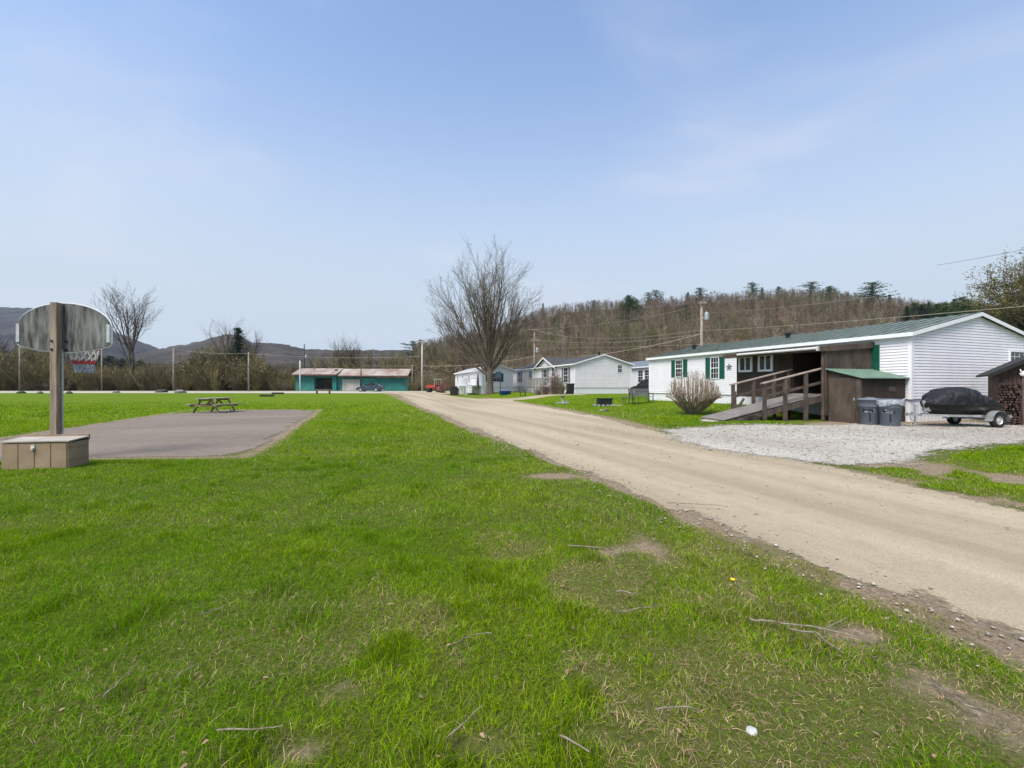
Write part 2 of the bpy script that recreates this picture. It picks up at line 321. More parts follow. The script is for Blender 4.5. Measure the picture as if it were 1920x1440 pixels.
def gravel_material(name, ca, cb, cc, sc1, big, bump=.012, vs=55, rimscale=6., vlo=.72):
    m = bpy.data.materials.new(name); m.use_nodes = True; t = m.node_tree; n = t.nodes; l = t.links; b = n['Principled BSDF']; b.inputs['Roughness'].default_value = .95; b.inputs['Specular IOR Level'].default_value = .1
    co = n.new('ShaderNodeTexCoord'); ma = n.new('ShaderNodeMapping'); l.new(co.outputs['Object'], ma.inputs[0]); ma.inputs['Rotation'].default_value = (0, 0, -ROT)
    m2 = n.new('ShaderNodeMapping'); l.new(ma.outputs[0], m2.inputs[0]); m2.inputs['Scale'].default_value = big
    a = n.new('ShaderNodeTexNoise'); a.inputs['Scale'].default_value = sc1; a.inputs['Detail'].default_value = 5; l.new(m2.outputs[0], a.inputs['Vector'])
    r = n.new('ShaderNodeMapRange'); l.new(a.outputs['Fac'], r.inputs[0]); r.inputs[1].default_value = .38; r.inputs[2].default_value = .62
    x1 = n.new('ShaderNodeMixRGB'); l.new(r.outputs[0], x1.inputs[0]); x1.inputs[1].default_value = ca+(1,); x1.inputs[2].default_value = cb+(1,)
    v = n.new('ShaderNodeTexVoronoi'); v.inputs['Scale'].default_value = vs; l.new(ma.outputs[0], v.inputs['Vector'])
    hs = n.new('ShaderNodeSeparateColor'); l.new(v.outputs['Color'], hs.inputs[0])
    r2 = n.new('ShaderNodeMapRange'); l.new(hs.outputs[0], r2.inputs[0]); r2.inputs[3].default_value = vlo; r2.inputs[4].default_value = 2-vlo-.04
    vm = n.new('ShaderNodeVectorMath'); vm.operation = 'SCALE'; l.new(x1.outputs[0], vm.inputs[0]); l.new(r2.outputs[0], vm.inputs['Scale'])
    f = n.new('ShaderNodeTexNoise'); f.inputs['Scale'].default_value = 3.5; f.inputs['Detail'].default_value = 9; f.inputs['Roughness'].default_value = .75; l.new(ma.outputs[0], f.inputs['Vector'])
    r3 = n.new('ShaderNodeMapRange'); l.new(f.outputs['Fac'], r3.inputs[0]); r3.inputs[1].default_value = .5; r3.inputs[2].default_value = .75; r3.inputs[4].default_value = .75
    x2 = n.new('ShaderNodeMixRGB'); l.new(r3.outputs[0], x2.inputs[0]); l.new(vm.outputs[0], x2.inputs[1]); x2.inputs[2].default_value = cc+(1,)
    l.new(x2.outputs[0], b.inputs['Base Color'])
    bu = n.new('ShaderNodeBump'); bu.inputs['Distance'].default_value = bump; l.new(v.outputs['Distance'], bu.inputs['Height']); l.new(bu.outputs[0], b.inputs['Normal'])
    at = n.new('ShaderNodeAttribute'); at.attribute_name = 'rim'; sc_ = n.new('ShaderNodeSeparateColor'); l.new(at.outputs['Color'], sc_.inputs[0])
    en = n.new('ShaderNodeTexNoise'); en.inputs['Scale'].default_value = rimscale; en.inputs['Detail'].default_value = 8; en.inputs['Roughness'].default_value = .8; l.new(ma.outputs[0], en.inputs['Vector'])
    su = n.new('ShaderNodeMath'); su.operation = 'ADD'; l.new(sc_.outputs[0], su.inputs[0]); l.new(en.outputs['Fac'], su.inputs[1])
    al = n.new('ShaderNodeMapRange'); l.new(su.outputs[0], al.inputs[0]); al.inputs[1].default_value = .66; al.inputs[2].default_value = .8; l.new(al.outputs[0], b.inputs['Alpha'])
    return m
m_road = gravel_material('dirt_road', (.305, .25, .172), (.4, .335, .24), (.26, .21, .14), 1.3, (1, .05, 1), .004, 120, 6., .84)
m_park = gravel_material('pale_gravel', (.36, .33, .285), (.455, .425, .38), (.22, .19, .145), .5, (.6, .4, 1), .008, 85, 2.2, .68)
m_court = gravel_material('worn_asphalt', (.17, .14, .115), (.21, .175, .145), (.28, .24, .195), .35, (.35, 1.2, 1), .005, 90)
sheet('far_road', far_j, .004, gravel_material('far_gravel_road', (.36, .335, .28), (.43, .4, .345), (.3, .27, .22), .05, (1, 1, 1)), 2)
sheet('road', road_j, .005, m_road, .8, .3)
sheet('parking_area', park_j, .010, m_park, .5, 1.5)
sheet('court_pavement', court_j, .005, m_court, 1, .08)
sheet('path', pad_j, .006, gravel_material('path_dust', (.34, .3, .24), (.43, .39, .33), (.3, .27, .2), .9, (1, 1, 1)), .5, .4)

# ------------------------------------------------------------------ lawn blades
def blades(name, label, npts, rng, seed, smin, smax, hgt, wid, seg):
    rs = np.random.RandomState(seed)
    Y = np.sqrt(rs.uniform(smin**2, smax**2, npts)); a = rs.uniform(-1.32, 1.32, npts); x = Y*a; y = Y
    d = dirt(x, y); k = np.ones(npts, bool)
    for P in (road_j, park_j, court_j, pad_j, far_j):
        A = np.array(P); nr = inpoly(x, y, P); k &= ~nr
    k &= rs.uniform(0, 1, npts) > np.clip(d*1.1-.08, 0, .78)
    s, t = st(x, y)
    k &= ~((t > -.05) & (t < 7.8) & (s > -.05) & (s < 14.2)); k &= ~((t > -4.3) & (t < 0) & (s > .1) & (s < 3.0))
    patch = fb(x*.55, y*.55, 21); fine = fb(x*3.1, y*3.1, 22, 3); bare = fb(x*1.6, y*1.6, 29, 3)
    drybias = np.exp(-((x-.5)/1.7)**2)*(1-ss(y, 2.3, 6))
    k &= rs.uniform(0, 1, npts) > ss(bare, .55, .78)*.5*(.2+drybias); k &= rs.uniform(0, 1, npts) > ss(Y, 20, 40)
    x, y, d, patch, fine, Y, drybias, t = [q[k] for q in (x, y, d, patch, fine, Y, drybias, t)]; n = len(x)
    z = T(x, y); sc = 1+np.clip(Y-6, 0, 60)*.055
    h = hgt*(.45+1.0*fine**1.3+.4*patch)*rs.uniform(.5, 1.3, n)*(1+.15*(sc-1))*(1-.5*d); wv = wid*rs.uniform(.6, 1.35, n)*sc
    an = rs.uniform(0, 2*np.pi, n); lean = rs.uniform(.25, 1.75, n)*h; h = h*.88; la = rs.uniform(0, 2*np.pi, n)+fine*3
    lx = np.cos(la)*lean; ly = np.sin(la)*lean; px_ = np.cos(an)*wv/2; py_ = np.sin(an)*wv/2
    base = np.stack([x, y, z-.004], 1); L_ = np.stack([lx, ly, h*0], 1); S_ = np.stack([px_, py_, h*0], 1); H = np.stack([h*0, h*0, h], 1)
    # colour
    g1 = np.array([.135, .29, .0]); g2 = np.array([.265, .4, .002]); g3 = np.array([.075, .195, .0]); st_c = np.array([.44, .36, .19])
    q = np.clip(ss(patch, .3, .7)*.75+rs.uniform(-.25, .35, n), 0, 1)[:, None]; c = g1*(1-q)+g2*q
    q = (rs.uniform(0, 1, n) < .22)[:, None]; c = np.where(q, g3, c)
    bk = ss(bare[k], .46, .66); flat = np.maximum(bk*(.1+.9*drybias), ss(d, .35, .7)); h = h*(1-.55*flat); H = np.stack([h*0, h*0, h], 1)
    pdry = .03+.6*d+.65*flat+.1*ss(t, -17, -15)*(t < -14)
    q = (rs.uniform(0, 1, n) < pdry)[:, None]; c = np.where(q, st_c*rs.uniform(.35, 1.5, (n, 1)), c)
    q = (rs.uniform(0, 1, n) < .06)[:, None]; c = np.where(q, np.array([.28, .36, .05]), c); c = c*rs.uniform(.5, 1.5, (n, 1))*(.72+.6*fine[:, None]); tuft = ss(fine, .58, .72); h = h*(1+.5*tuft); c = c*(1-.28*tuft[:, None]); H = np.stack([h*0, h*0, h], 1)
    ol = (rs.uniform(0, 1, n) < .25+.2*drybias)[:, None]; c = np.where(ol, c*np.array([1.2, .98, 1.2]), c)
    if seg == 1:
        V = np.stack([base-S_, base+S_, base+L_+H], 1); cc = np.repeat(c[:, None], 3, 1); i = np.arange(n)[:, None]*3; FC = i+np.array([[0, 1, 2]])
    else:
        V = np.stack([base-S_, base+S_, base+.25*L_+.62*H-.8*S_, base+.25*L_+.62*H+.8*S_, base+L_+.95*H], 1); cc = np.repeat(c[:, None], 5, 1); i = np.arange(n)[:, None]*5
        FC = np.concatenate([i+np.array([[0, 1, 3]]), i+np.array([[0, 3, 2]]), i+np.array([[2, 3, 4]])])
    return V.reshape(-1, 3), FC, cc.reshape(-1, 3)
def grass():
    m = mat('grass_blade', (1, 1, 1), .6, 0, 3, attr='col', trans=.45, spec=.06)
    Vs, Fs, Cs, b = [], [], [], 0
    for a in ((300000, 1, 1.25, 4.2, .039, .0027, 3), (290000, 2, 4.2, 8.5, .043, .0044, 3), (290000, 3, 8.5, 17, .055, .0085, 1), (240000, 4, 17, 40, .06, .014, 1)):
        V, Fc, C_ = blades('g', '', a[0], None, a[1], a[2], a[3], a[4], a[5], a[6]); Vs.append(V); Fs.append(Fc+b); Cs.append(C_); b += len(V)
    o = np_mesh('grass', np.concatenate(Vs), np.concatenate(Fs), m, np.concatenate(Cs)); tag(o, kind='stuff'); o['label'] = 'short green lawn grass with dry patches on both sides of the road'; o['category'] = 'grass'
grass()
def pebbles():
    rs = np.random.RandomState(8); n = 26000; Y = np.sqrt(rs.uniform(2, 15**2, n)); x = Y*rs.uniform(-.2, 1.35, n); y = Y
    s, t = st(x, y)
    inr = inpoly(x, y, road_j); inp = inpoly(x, y, park_j)
    edge = np.minimum(abs(t+14.3), abs(t+10.4)+.2)
    k = (inp & (rs.uniform(0, 1, n) < .7)) | (inr & (rs.uniform(0, 1, n) < .035+.6*np.exp(-(edge/.35)**2))) | ((abs(t+14.35) < .35) & (rs.uniform(0, 1, n) < .5))
    x, y, Y = x[k], y[k], Y[k]; n = len(x); r = rs.uniform(.004, .012, n)*(1+.09*Y)*np.where(rs.uniform(0, 1, n) < .04, 1.8, 1)
    O_ = np.array([(1, 0, 0), (0, 1, 0), (-1, 0, 0), (0, -1, 0), (0, 0, 1), (0, 0, -.6)]); tri = np.array([(0, 1, 4), (1, 2, 4), (2, 3, 4), (3, 0, 4), (1, 0, 5), (2, 1, 5), (3, 2, 5), (0, 3, 5)])
    an = rs.uniform(0, 6.28, n); ca, sa = np.cos(an), np.sin(an); sx, sy, sz = r*rs.uniform(.7, 1.3, n), r*rs.uniform(.7, 1.3, n), r*rs.uniform(.35, .7, n)
    P = O_[None]*np.stack([sx, sy, sz], 1)[:, None]*rs.uniform(.75, 1.25, (n, 6, 3)); V = np.stack([P[..., 0]*ca[:, None]-P[..., 1]*sa[:, None]+x[:, None], P[..., 0]*sa[:, None]+P[..., 1]*ca[:, None]+y[:, None], P[..., 2]+(T(x, y)+.012+sz*.3)[:, None]], 2)
    c = np.array([.37, .335, .28])*rs.uniform(.55, 1.3, (n, 1)); c = np.repeat(c[:, None], 6, 1)
    o = np_mesh('gravel', V.reshape(-1, 3), (np.arange(n)[:, None, None]*6+tri[None]).reshape(-1, 3), mat('pebble', (1, 1, 1), .9, 0, 3, attr='col'), c.reshape(-1, 3)); tag(o, 'loose pale pebbles scattered over the dirt road and gravel parking', 'gravel', kind='stuff')
pebbles()
def leaves():
    rs = np.random.RandomState(18); n = 3600; Y = np.sqrt(rs.uniform(2, 11**2, n)); x = Y*rs.uniform(-1.2, 1.1, n); s, t = st(x, Y)
    w_ = .18+np.exp(-((x-.4)/1.8)**2)*(Y < 5)+.9*np.exp(-((t+15)/.6)**2); k = (rs.uniform(0, 1, n) < w_*.5) & (t < -14.2); x = x[k]; y = Y[k]; n = len(x)
    q = np.array([(0, -1, 0), (.45, -.3, .25), (.3, .5, .1), (0, 1, .3), (-.35, .4, 0), (-.45, -.3, .3)]); an = rs.uniform(0, 6.28, n); r = rs.uniform(.005, .02, n)
    P = q[None]*r[:, None, None]*rs.uniform(.7, 1.3, (n, 6, 1)); V = np.stack([P[..., 0]*np.cos(an)[:, None]-P[..., 1]*np.sin(an)[:, None]+x[:, None], P[..., 0]*np.sin(an)[:, None]+P[..., 1]*np.cos(an)[:, None]+y[:, None], P[..., 2]+(T(x, y)+rs.uniform(.015, .045, n))[:, None]], 2)
    c = np.array([.25, .165, .105])*rs.uniform(.3, 1.4, (n, 1))*np.where(rs.uniform(0, 1, (n, 1)) < .15, 1.5, 1); c = np.repeat(c[:, None], 6, 1)
    o = np_mesh('leaf_litter', V.reshape(-1, 3), np.arange(n)[:, None]*6+np.arange(6)[None], mat('dead_leaf', (1, 1, 1), .8, 0, 3, attr='col', trans=.2), c.reshape(-1, 3)); tag(o, 'small dead brown leaves scattered in the foreground grass', 'leaves', kind='stuff')
leaves()
# ------------------------------------------------------------------ mobile homes
FRONT = lambda u, z, o=0: (-o, u, z)      # long wall facing the road (u runs away from the near corner)
GABLE = lambda u, z, o=0: (u, -o, z)      # end wall facing us (u runs to the right)
def S(px, h):                              # distance along a home's long wall seen at image column px
    r = (px-960)/F; return (h[0]-r*h[1])/(.3261+r*.9453)
def pbox(mb, P, u0, u1, z0, z1, o0, o1):
    v = [P(u, z, o) for z in (z0, z1) for o in (o0, o1) for u in (u0, u1)]
    mb.add(v, [(0, 1, 3, 2), (4, 6, 7, 5), (0, 4, 5, 1), (2, 3, 7, 6), (0, 2, 6, 4), (1, 5, 7, 3)])
def laps(mb, P, u0, u1, z0, z1, ex, top=None, out=.026):
    z = z0
    while z < z1-.01:
        zt = min(z+ex, z1); a0, b0, a1, b1 = u0, u1, u0, u1
        if top:
            for it in range(2):
                pass
            a0, b0 = top(z, u0, u1); a1, b1 = top(zt, u0, u1)
            if b1-a1 < .02: a1 = b1 = (a0+b0)/2
            if b0-a0 < .05: break
        zg = z+(zt-z)*.72; ga = a0+(a1-a0)*.72; gb = b0+(b1-b0)*.72
        mb.add([P(a0, z, out), P(b0, z, out), P(gb, zg, out*.8), P(ga, zg, out*.8), P(a0, z, .0), P(b0, z, .0), P(gb, zg+.003, .002), P(ga, zg+.003, .002), P(b1, zt, .001), P(a1, zt, .001)], [(0, 1, 2, 3), (0, 4, 5, 1), (3, 2, 6, 7), (7, 6, 8, 9)]); z = zt
def window(root, P, u, z0, z1, wd, shut=None, grid=(2, 2), sw=.3, name='window', rail=True, fr=.05):
    o0 = .02; f = MB(); a, b = u-wd/2, u+wd/2
    for q in ((a-fr, a, z0-fr, z1+fr), (b, b+fr, z0-fr, z1+fr), (a, b, z0-fr, z0), (a, b, z1, z1+fr)): pbox(f, P, *q, -.03, .062)
    zm = (z0+z1)/2
    if rail: pbox(f, P, a, b, zm-.022, zm+.022, -.02, .05)
    for half in (((z0, zm-.022), (zm+.022, z1)) if rail else ((z0, z1),)):
        for k in range(1, grid[0]):
            x = a+wd*k/grid[0]; pbox(f, P, x-.007, x+.007, half[0], half[1], -.02, .04)
        for k in range(1, grid[1]):
            z = half[0]+(half[1]-half[0])*k/grid[1]; pbox(f, P, a, b, z-.007, z+.007, -.02, .042)
    fo = f.build(name, m_('trim'), root); g = MB(); pbox(g, P, a, b, z0, z1, -.02, .033); g.build('pane', m_('glass'), fo)
    if shut:
        for x in (a-fr-.03-sw, b+fr+.03):
            s = MB(); pbox(s, P, x, x+sw, z0-.04, z1+.04, -.01, .04)
            for e in ((x, x+.035), (x+sw-.035, x+sw)): pbox(s, P, *e, z0-.04, z1+.04, .04, .052)
            zz = z0
            while zz < z1: pbox(s, P, x+.035, x+sw-.035, zz, zz+.03, .04, .048); zz += .07
            s.build('shutter', shut, root)
    return fo
def home(name, label, x, y, z, W, Lg, sk, ev, ap, ex, roofm, wallm, oy=.12, ox=.16, xr=None, seams=0, vents=(), group=None):
    r = thing(name, (x, y, z), label, 'mobile home', ROT, group); xr = xr or W/2
    zr = lambda u: ev+(ap-ev)*(u+0)/xr if u < xr else ev+(ap-ev)*(W-u)/(W-xr)
    def top(z_, u0, u1):
        if z_ <= ev: return u0, u1
        q = (z_-ev)/(ap-ev); return min(xr, xr*q), max(xr, W-(W-xr)*q)
    b = MB(); b.prism([(0, 0, sk), (W, 0, sk), (W, 0, ev), (xr, 0, ap), (0, 0, ev)], (0, Lg, 0))
    laps(b, GABLE, 0, W, sk, ap, ex, top); laps(b, FRONT, 0, Lg, sk, ev, ex)
    b.build('wall', wallm, r)
    for pc in ((-.034, .08, -.034, .08), (W-.08, W+.01, -.034, .08), (-.034, .08, Lg-.08, Lg+.01)):
        t = MB(); t.box(pc[0], pc[1], pc[2], pc[3], sk-.02, ev); t.build('corner_trim', m_('trim'), r)
    k = MB(); k.box(.03, W-.03, .03, Lg, -.6, sk)
    u = .1
    while u < Lg: pbox(k, FRONT, u, u+.01, -.6, sk-.02, -.03, -.022); u += .2
    u = .1
    while u < W-.1: pbox(k, GABLE, u, u+.01, -.6, sk-.02, -.03, -.022); u += .2
    k.build('skirting', m_('skirt'), r)
    th = .05; sl_ = (ap-ev)/xr; sr = (ap-ev)/(W-xr); e0 = ev-ox*sl_+.06; e1 = ev-ox*sr+.06; rz = ap+.06
    f = MB()
    for (xa, za, xb, zb) in ((-ox, e0, xr, rz), (xr, rz, W+ox, e1)):
        f.prism([(xa, -oy, za), (xb, -oy, zb), (xb, -oy, zb+th), (xa, -oy, za+th)], (0, Lg+2*oy, 0))
        if seams:
            u = -oy+.04
            while u < Lg+oy:
                f.prism([(xa, u-.014, za+th), (xb, u-.014, zb+th), (xb, u-.014, zb+th+.032), (xa, u-.014, za+th+.032)], (0, .028, 0)); u += seams
    f.build('roof', roofm, r)
    c = MB(); fh = .115
    c.box(-ox-.022, -ox-.002, -oy-.024, Lg+oy, e0-fh+.03, e0+.045); c.box(W+ox+.002, W+ox+.022, -oy-.024, Lg+oy, e1-fh+.03, e1+.045)
    for (xa, za, xb, zb) in ((-ox, e0, xr, rz), (xr, rz, W+ox, e1)):
        c.prism([(xa, -oy-.024, za-fh+.03), (xb, -oy-.024, zb-fh+.03), (xb, -oy-.024, zb+.045), (xa, -oy-.024, za+.045)], (0, .022, 0))
    c.box(-ox, -.005, -oy, Lg+oy, e0-.10, e0-.09); c.build('fascia', m_('trim'), r)
    for (vx, vy, h_) in vents:
        p = MB(); zz = (ev+(ap-ev)*vx/xr)+.08; p.lathe([(.1, 0), (.1, h_), (.15, h_), (.15, h_+.1), (0, h_+.14)], (vx, vy, zz), 10); p.build('vent_pipe', m_('black'), r)
    return r
HM = (OX, OY)
main = home('mobile_home', 'long white vinyl mobile home with green metal roof and brown plywood porch', OX, OY, 0, 7.7, 14.1, .97, 3.15, 4.0, .1016, m_('groof'), m_('siding'), xr=3.84, seams=.42, vents=((1.9, 12.2, .22), (2.6, 6.5, .18)), group='white mobile homes beside the dirt road')
def zat(py, s, h=HM, t=0): return CH+(HZ-py)/F*(h[1]+.9453*s+.3261*t)
for (pa, pb, ya, yb) in ((1267.5, 1281, 676, 706), (1333.5, 1349, 671, 709)):
    sa, sb = S(pa, HM), S(pb, HM); s_ = (sa+sb)/2
    window(main, FRONT, s_, zat(yb, s_), zat(ya, s_), abs(sa-sb)-.06, m_('gshut'), (3, 2), .32, fr=.04)
q = MB(); pbox(q, FRONT, .92, 1.2-.02, 1.95, 2.9, .018, .045); pbox(q, FRONT, .92, .95, 1.95, 2.9, .045, .055)
for k in range(12): pbox(q, FRONT, .96, 1.15, 2.0+.072*k, 2.03+.072*k, .045, .052)
q.build('shutter', m_('gshut'), main)
window(main, GABLE, 6.35, 1.95, 2.72, .95, None, (3, 2), fr=.06)
# porch pieces fixed to the home
b = MB(); pbox(b, FRONT, 2.84, 5.5, .95, 2.92, .03, 1.8); b.build('porch_room', m_('brown'), main)
for (pa, pb, ya, yb) in ((1386.5, 1411.5, 668, 697), (1423, 1450, 664.5, 696)):
    hh = (OX-1.8*D2[0], OY-1.8*D2[1]); sa, sb = S(pa, hh), S(pb, hh); s_ = (sa+sb)/2
    PF = lambda u, z, o=0: (-1.8-o, u, z)
    za, zb = zat(ya, s_, hh)-.07, zat(yb, s_, hh)+.07
    window(main, PF, s_, zb, za, abs(sa-sb)-.16, None, (2, 1), fr=.085, rail=False, name='porch_window')
    w2 = MB(); pbox(w2, PF, s_-.03, s_+.03, zb, za, .034, .058); w2.build('mullion', m_('trim'), main)
b = MB(); b.prism([(.0, 1.12, 2.97), (-2.45, 1.12, 2.76), (-2.45, 1.12, 2.82), (0, 1.12, 3.03)], (0, 4.5, 0)); b.build('porch_roof', m_('groof'), main)
b = MB(); b.box(-2.49, -2.455, 1.1, 5.62, 2.62, 2.8); b.prism([(0, 1.08, 2.8), (-2.49, 1.08, 2.6), (-2.49, 1.08, 2.8), (0, 1.08, 3.0)], (0, .035, 0)); b.build('porch_fascia', m_('brown2'), main)
b = MB(); b.tube([(-2.56, 1.35, 2.73), (-2.56, 4.75, 2.73)], .05, 12); b.box(-2.6, -2.5, 1.33, 1.38, 2.64, 2.8); b.build('rolled_awning', mat('awning_vinyl', (.55, .54, .52), .6, .1, 5), main)
b = MB(); b.prism([(-.0, 1.17, .4), (-2.42, 1.17, .4), (-2.42, 1.17, 2.66), (0, 1.17, 2.86)], (0, .03, 0)); b.build('porch_end_panel', m_('brown2'), main)
b = MB(); pbox(b, FRONT, 1.2, 2.84, 1.0, 2.9, .02, .05); b.build('porch_back_wall', m_('brown'), main)
b = MB(); pbox(b, FRONT, 1.75, 2.6, 1.1, 2.85, .05, .09); b.build('door', mat('dark_door', (.03, .03, .032), .5, .2, 4), main)
b = MB()
for k in range(14): b.box(-2.28+k*.163, -2.28+k*.163+.15, 1.21, 2.83, 1.03, 1.07)
b.box(-2.3, -.1, 1.25, 1.3, .85, 1.03); b.box(-2.3, -.1, 2.75, 2.8, .85, 1.03); b.build('porch_floor', m_('deck'), main)
for (a_, c_) in ((-2.38, 1.25),):
    b = MB(); b.box(a_, a_+.1, c_, c_+.1, .2, 2.7); b.build('porch_post', m_('rail'), main)
b = MB(); b.box(-.09, -.03, 6.15, 6.4, 2.2, 2.36); b.tube([(-.06, 6.27, 2.3), (-.06, 6.27, 2.5)], .03, 6); b.build('porch_light', m_('greyshut'), main)
# star ornament
b = MB(); c0 = (S(1368, HM), zat(688, S(1368, HM))); pts = []
for k in range(10):
    rr = .2 if k % 2 == 0 else .08; an = math.pi/2+k*math.pi/5; pts.append(FRONT(c0[0]+rr*math.cos(an), c0[1]+rr*math.sin(an), .03))
b.prism(pts, (-.02, 0, 0)); st_o = b.build('star_ornament', m_('greyshut'), None, loc=(OX, OY, 0), rz=ROT); tag(st_o, 'dark five-pointed star hanging on white siding beside the brown porch', 'wall ornament')

# ------------------------------------------------------------------ ramp
ra = thing('wheelchair_ramp', (7.3, 14.8, .2), 'brown wooden access ramp with handrails climbing to the brown porch', 'ramp', math.atan2(.1, .99))
RL, RW, RS = 3.72, 1.36, .237
b = MB(); b.prism([(-.05, 0, .0), (RL, 0, RS*RL), (RL, 0, RS*RL-.05), (.25, 0, 0)], (0, RW, 0))
d_ = MB()
k = 0.
while k < RL: d_.prism([(k, -.03, RS*k+.006), (k+.13, -.03, RS*(k+.13)+.006), (k+.13, -.03, RS*(k+.13)+.03), (k, -.03, RS*k+.03)], (0, RW+.06, 0)); k += .14
b.build('ramp_frame', m_('rail'), ra); d_.build('ramp_deck', m_('deck'), ra)
for yy in (0, RW-.05):
    b = MB(); b.prism([(.3, yy-.052, -.0), (RL, yy-.052, RS*RL-.01), (RL, yy-.052, RS*RL-.22), (.95, yy-.052, 0)], (0, .05, 0)); b.build('stringer', m_('rail'), ra)
for yy, Ls in ((-.1, (1.49, 2.26, 3.04)), (RW+.06, (1.32, 2.15, 3.0, 3.6))):
    for l_ in Ls:
        b = MB(); b.box(l_-.05, l_+.05, yy-.05, yy+.05, -.25, RS*l_+.94); b.build('ramp_post', m_('rail'), ra)
    a_ = Ls[0]-.12; b = MB(); b.bar((a_, yy, RS*a_+.965), (RL, yy, RS*RL+.965), .13, .045); b.build('handrail', m_('railtop'), ra)
    b = MB(); b.bar((a_+.1, yy+.06, RS*a_+.49), (RL, yy+.06, RS*RL+.46), .035, .09); b.build('mid_rail', m_('rail'), ra)
b = MB(); b.box(1.33, 1.42, RW+.0, RW+.1, -.2, 1.0)
b.bar((1.4, RW+.05, .2), (1.75, RW+.05, .72), .05, .08); b.build('brace', m_('rail'), ra)
b = MB()
for k in range(-3, 12):
    for sg in (1, -1):
        x0 = .75+k*.085
        p0 = Vector((x0, -.075, -.05)); p1 = Vector((x0+.26*(1 if sg > 0 else -1), -.075-.008*sg, .21))
        if p0.x > .6 and p1.x > .6 and max(p0.x, p1.x) < 1.5: b.bar(p0, p1, .008, .022, (0, 1, 0))
b.build('lattice', m_('rail'), ra)

# ------------------------------------------------------------------ small brown shed against the porch
x_, y_ = xy(.15, -2.32)
sh = thing('storage_shed', (x_, y_, .12), 'small brown plywood lean-to shed with pale green metal roof behind the trash cans', 'shed', ROT)
b = MB(); b.prism([(0, 0, 0), (0, 1.0, 0), (0, 1.0, 1.82), (0, 0, 1.53)], (2.3, 0, 0)); b.build('wall', m_('brown'), sh)
b = MB(); b.box(-.035, -.003, .1, .95, .05, 1.56); dr = b.build('door', m_('brown2'), sh)
b = MB(); b.box(-.05, -.034, .12, .16, .8, .9); b.lathe([(.0, 0), (.02, .01), (.02, .04), (0, .05)], (-.05, .14, .82), 8); b.build('padlock', m_('galv'), dr)
b = MB(); b.box(-.045, .05, -.04, -.003, 0, 1.5); b.box(-.045, -.005, .0, .08, 0, 1.53); b.build('corner_post', m_('rail'), sh)
b = MB(); b.prism([(-.1, -.14, 1.53), (-.1, 1.02, 1.86), (-.1, 1.02, 1.89), (-.1, -.14, 1.56)], (2.45, 0, 0))
for k in range(12): b.prism([(-.08+k*.21, -.14, 1.56), (-.08+k*.21, 1.02, 1.89), (-.08+k*.21, 1.02, 1.905), (-.08+k*.21, -.14, 1.575)], (.02, 0, 0))
b.build('roof', m_('greenroof2'), sh)
b = MB(); b.box(1.42, 1.76, -.02, -.003, 1.1, 1.26); b.build('sign_plate', mat('tan_plate', (.15, .12, .1), .7, .3, 25, c2=(.1, .07, .055)), sh)

# ------------------------------------------------------------------ trash cans
def can(x, y, label, bag):
    r = thing('trash_can', (x, y, tz(x, y)), label, 'trash can', .3 if bag else 1.1, 'grey trash cans beside the brown shed')
    g = mat('grey_can_plastic', (.115, .135, .165), .55, .12, 3, c2=(.15, .17, .2))
    b = MB(); b.lathe([(.225, 0), (.24, .02), (.275, .55), (.29, .56), (.3, .6), (.31, .755), (.32, .76), (.32, .79), (.3, .79), (.27, .5), (.2, .04), (0, .04)], n=32); b.build('body', g, r, True, bevel=0)
    for a in (0, math.pi):
        b = MB(); b.tube([(.31*math.cos(a)-.08*math.sin(a), .31*math.sin(a)-.08*math.cos(a), .62), (.37*math.cos(a)-.07*math.sin(a), .37*math.sin(a)-.07*math.cos(a), .6), (.37*math.cos(a)+.07*math.sin(a), .37*math.sin(a)+.07*math.cos(a), .6), (.31*math.cos(a)+.08*math.sin(a), .31*math.sin(a)+.08*math.cos(a), .62)], .016, 8); b.build('handle', g, r)
    b = MB(); b.lathe([(.33, .775), (.335, .8), (.3, .83), (.12, .85), (.1, .87), (0, .87)], n=32) if not bag else b.lathe([(.3, .775), (.3, .81), (.26, .83), (0, .835)], n=32)
    b.build('lid', g, r, True)
    a = math.atan2(-y, -x)-r.rotation_euler[2]
    for da, z0, z1, rr, ww in ((-.1, .40, .5, .272, .17), (.02, .12, .4, .262, .02)):
        b = MB(); n = 5; vs = []
        for z in (z0, z1):
            for k in range(n):
                g_ = a+da+(k/(n-1)-.5)*ww*2/.27; q = .24+(.275-.24)*(z-.02)/.53+.004; vs.append((q*math.cos(g_), q*math.sin(g_), z))
        b.add(vs, [(k, k+1, n+k+1, n+k) for k in range(n-1)]); b.build('marking' if ww > .1 else 'drip_stain', mat('can_marking', (.03, .03, .035), .6, .5, 16, c2=(.4, .42, .44), stretch=(1, 1, 2), cut=(.52, .56)) if ww > .1 else m_('blackp'), r)
    if bag:
        rs = random.Random(4); b = MB(); n = 40; rows = []
        for (z, q) in ((.80, .325), (.77, .335), (.7, .34), (.64, .335)):
            rows += [((q+rs.uniform(-.004, .012)*(1 if z < .79 else 0))*math.cos(2*math.pi*k/n), (q+rs.uniform(-.004, .012))*math.sin(2*math.pi*k/n), z+(rs.uniform(-.015, .015)+.04*math.sin(k*.5+1) if z < .66 else 0)) for k in range(n)]
        b.add(rows, [(i*n+k, i*n+(k+1) % n, (i+1)*n+(k+1) % n, (i+1)*n+k) for i in range(3) for k in range(n)])
        b.tube([(.3, -.12, .79), (.42, -.16, .83), (.48, -.1, .78)], [.03, .02, .005], 6)
        b.build('bag_liner', mat('clear_bag', (.2, .215, .24), .3, .25, 14, spec=.6, c2=(.42, .44, .47)), r, True)
can(*[X(1631, 13.5), 13.5], 'grey trash can with closed lid, beside the brown shed door post', False)
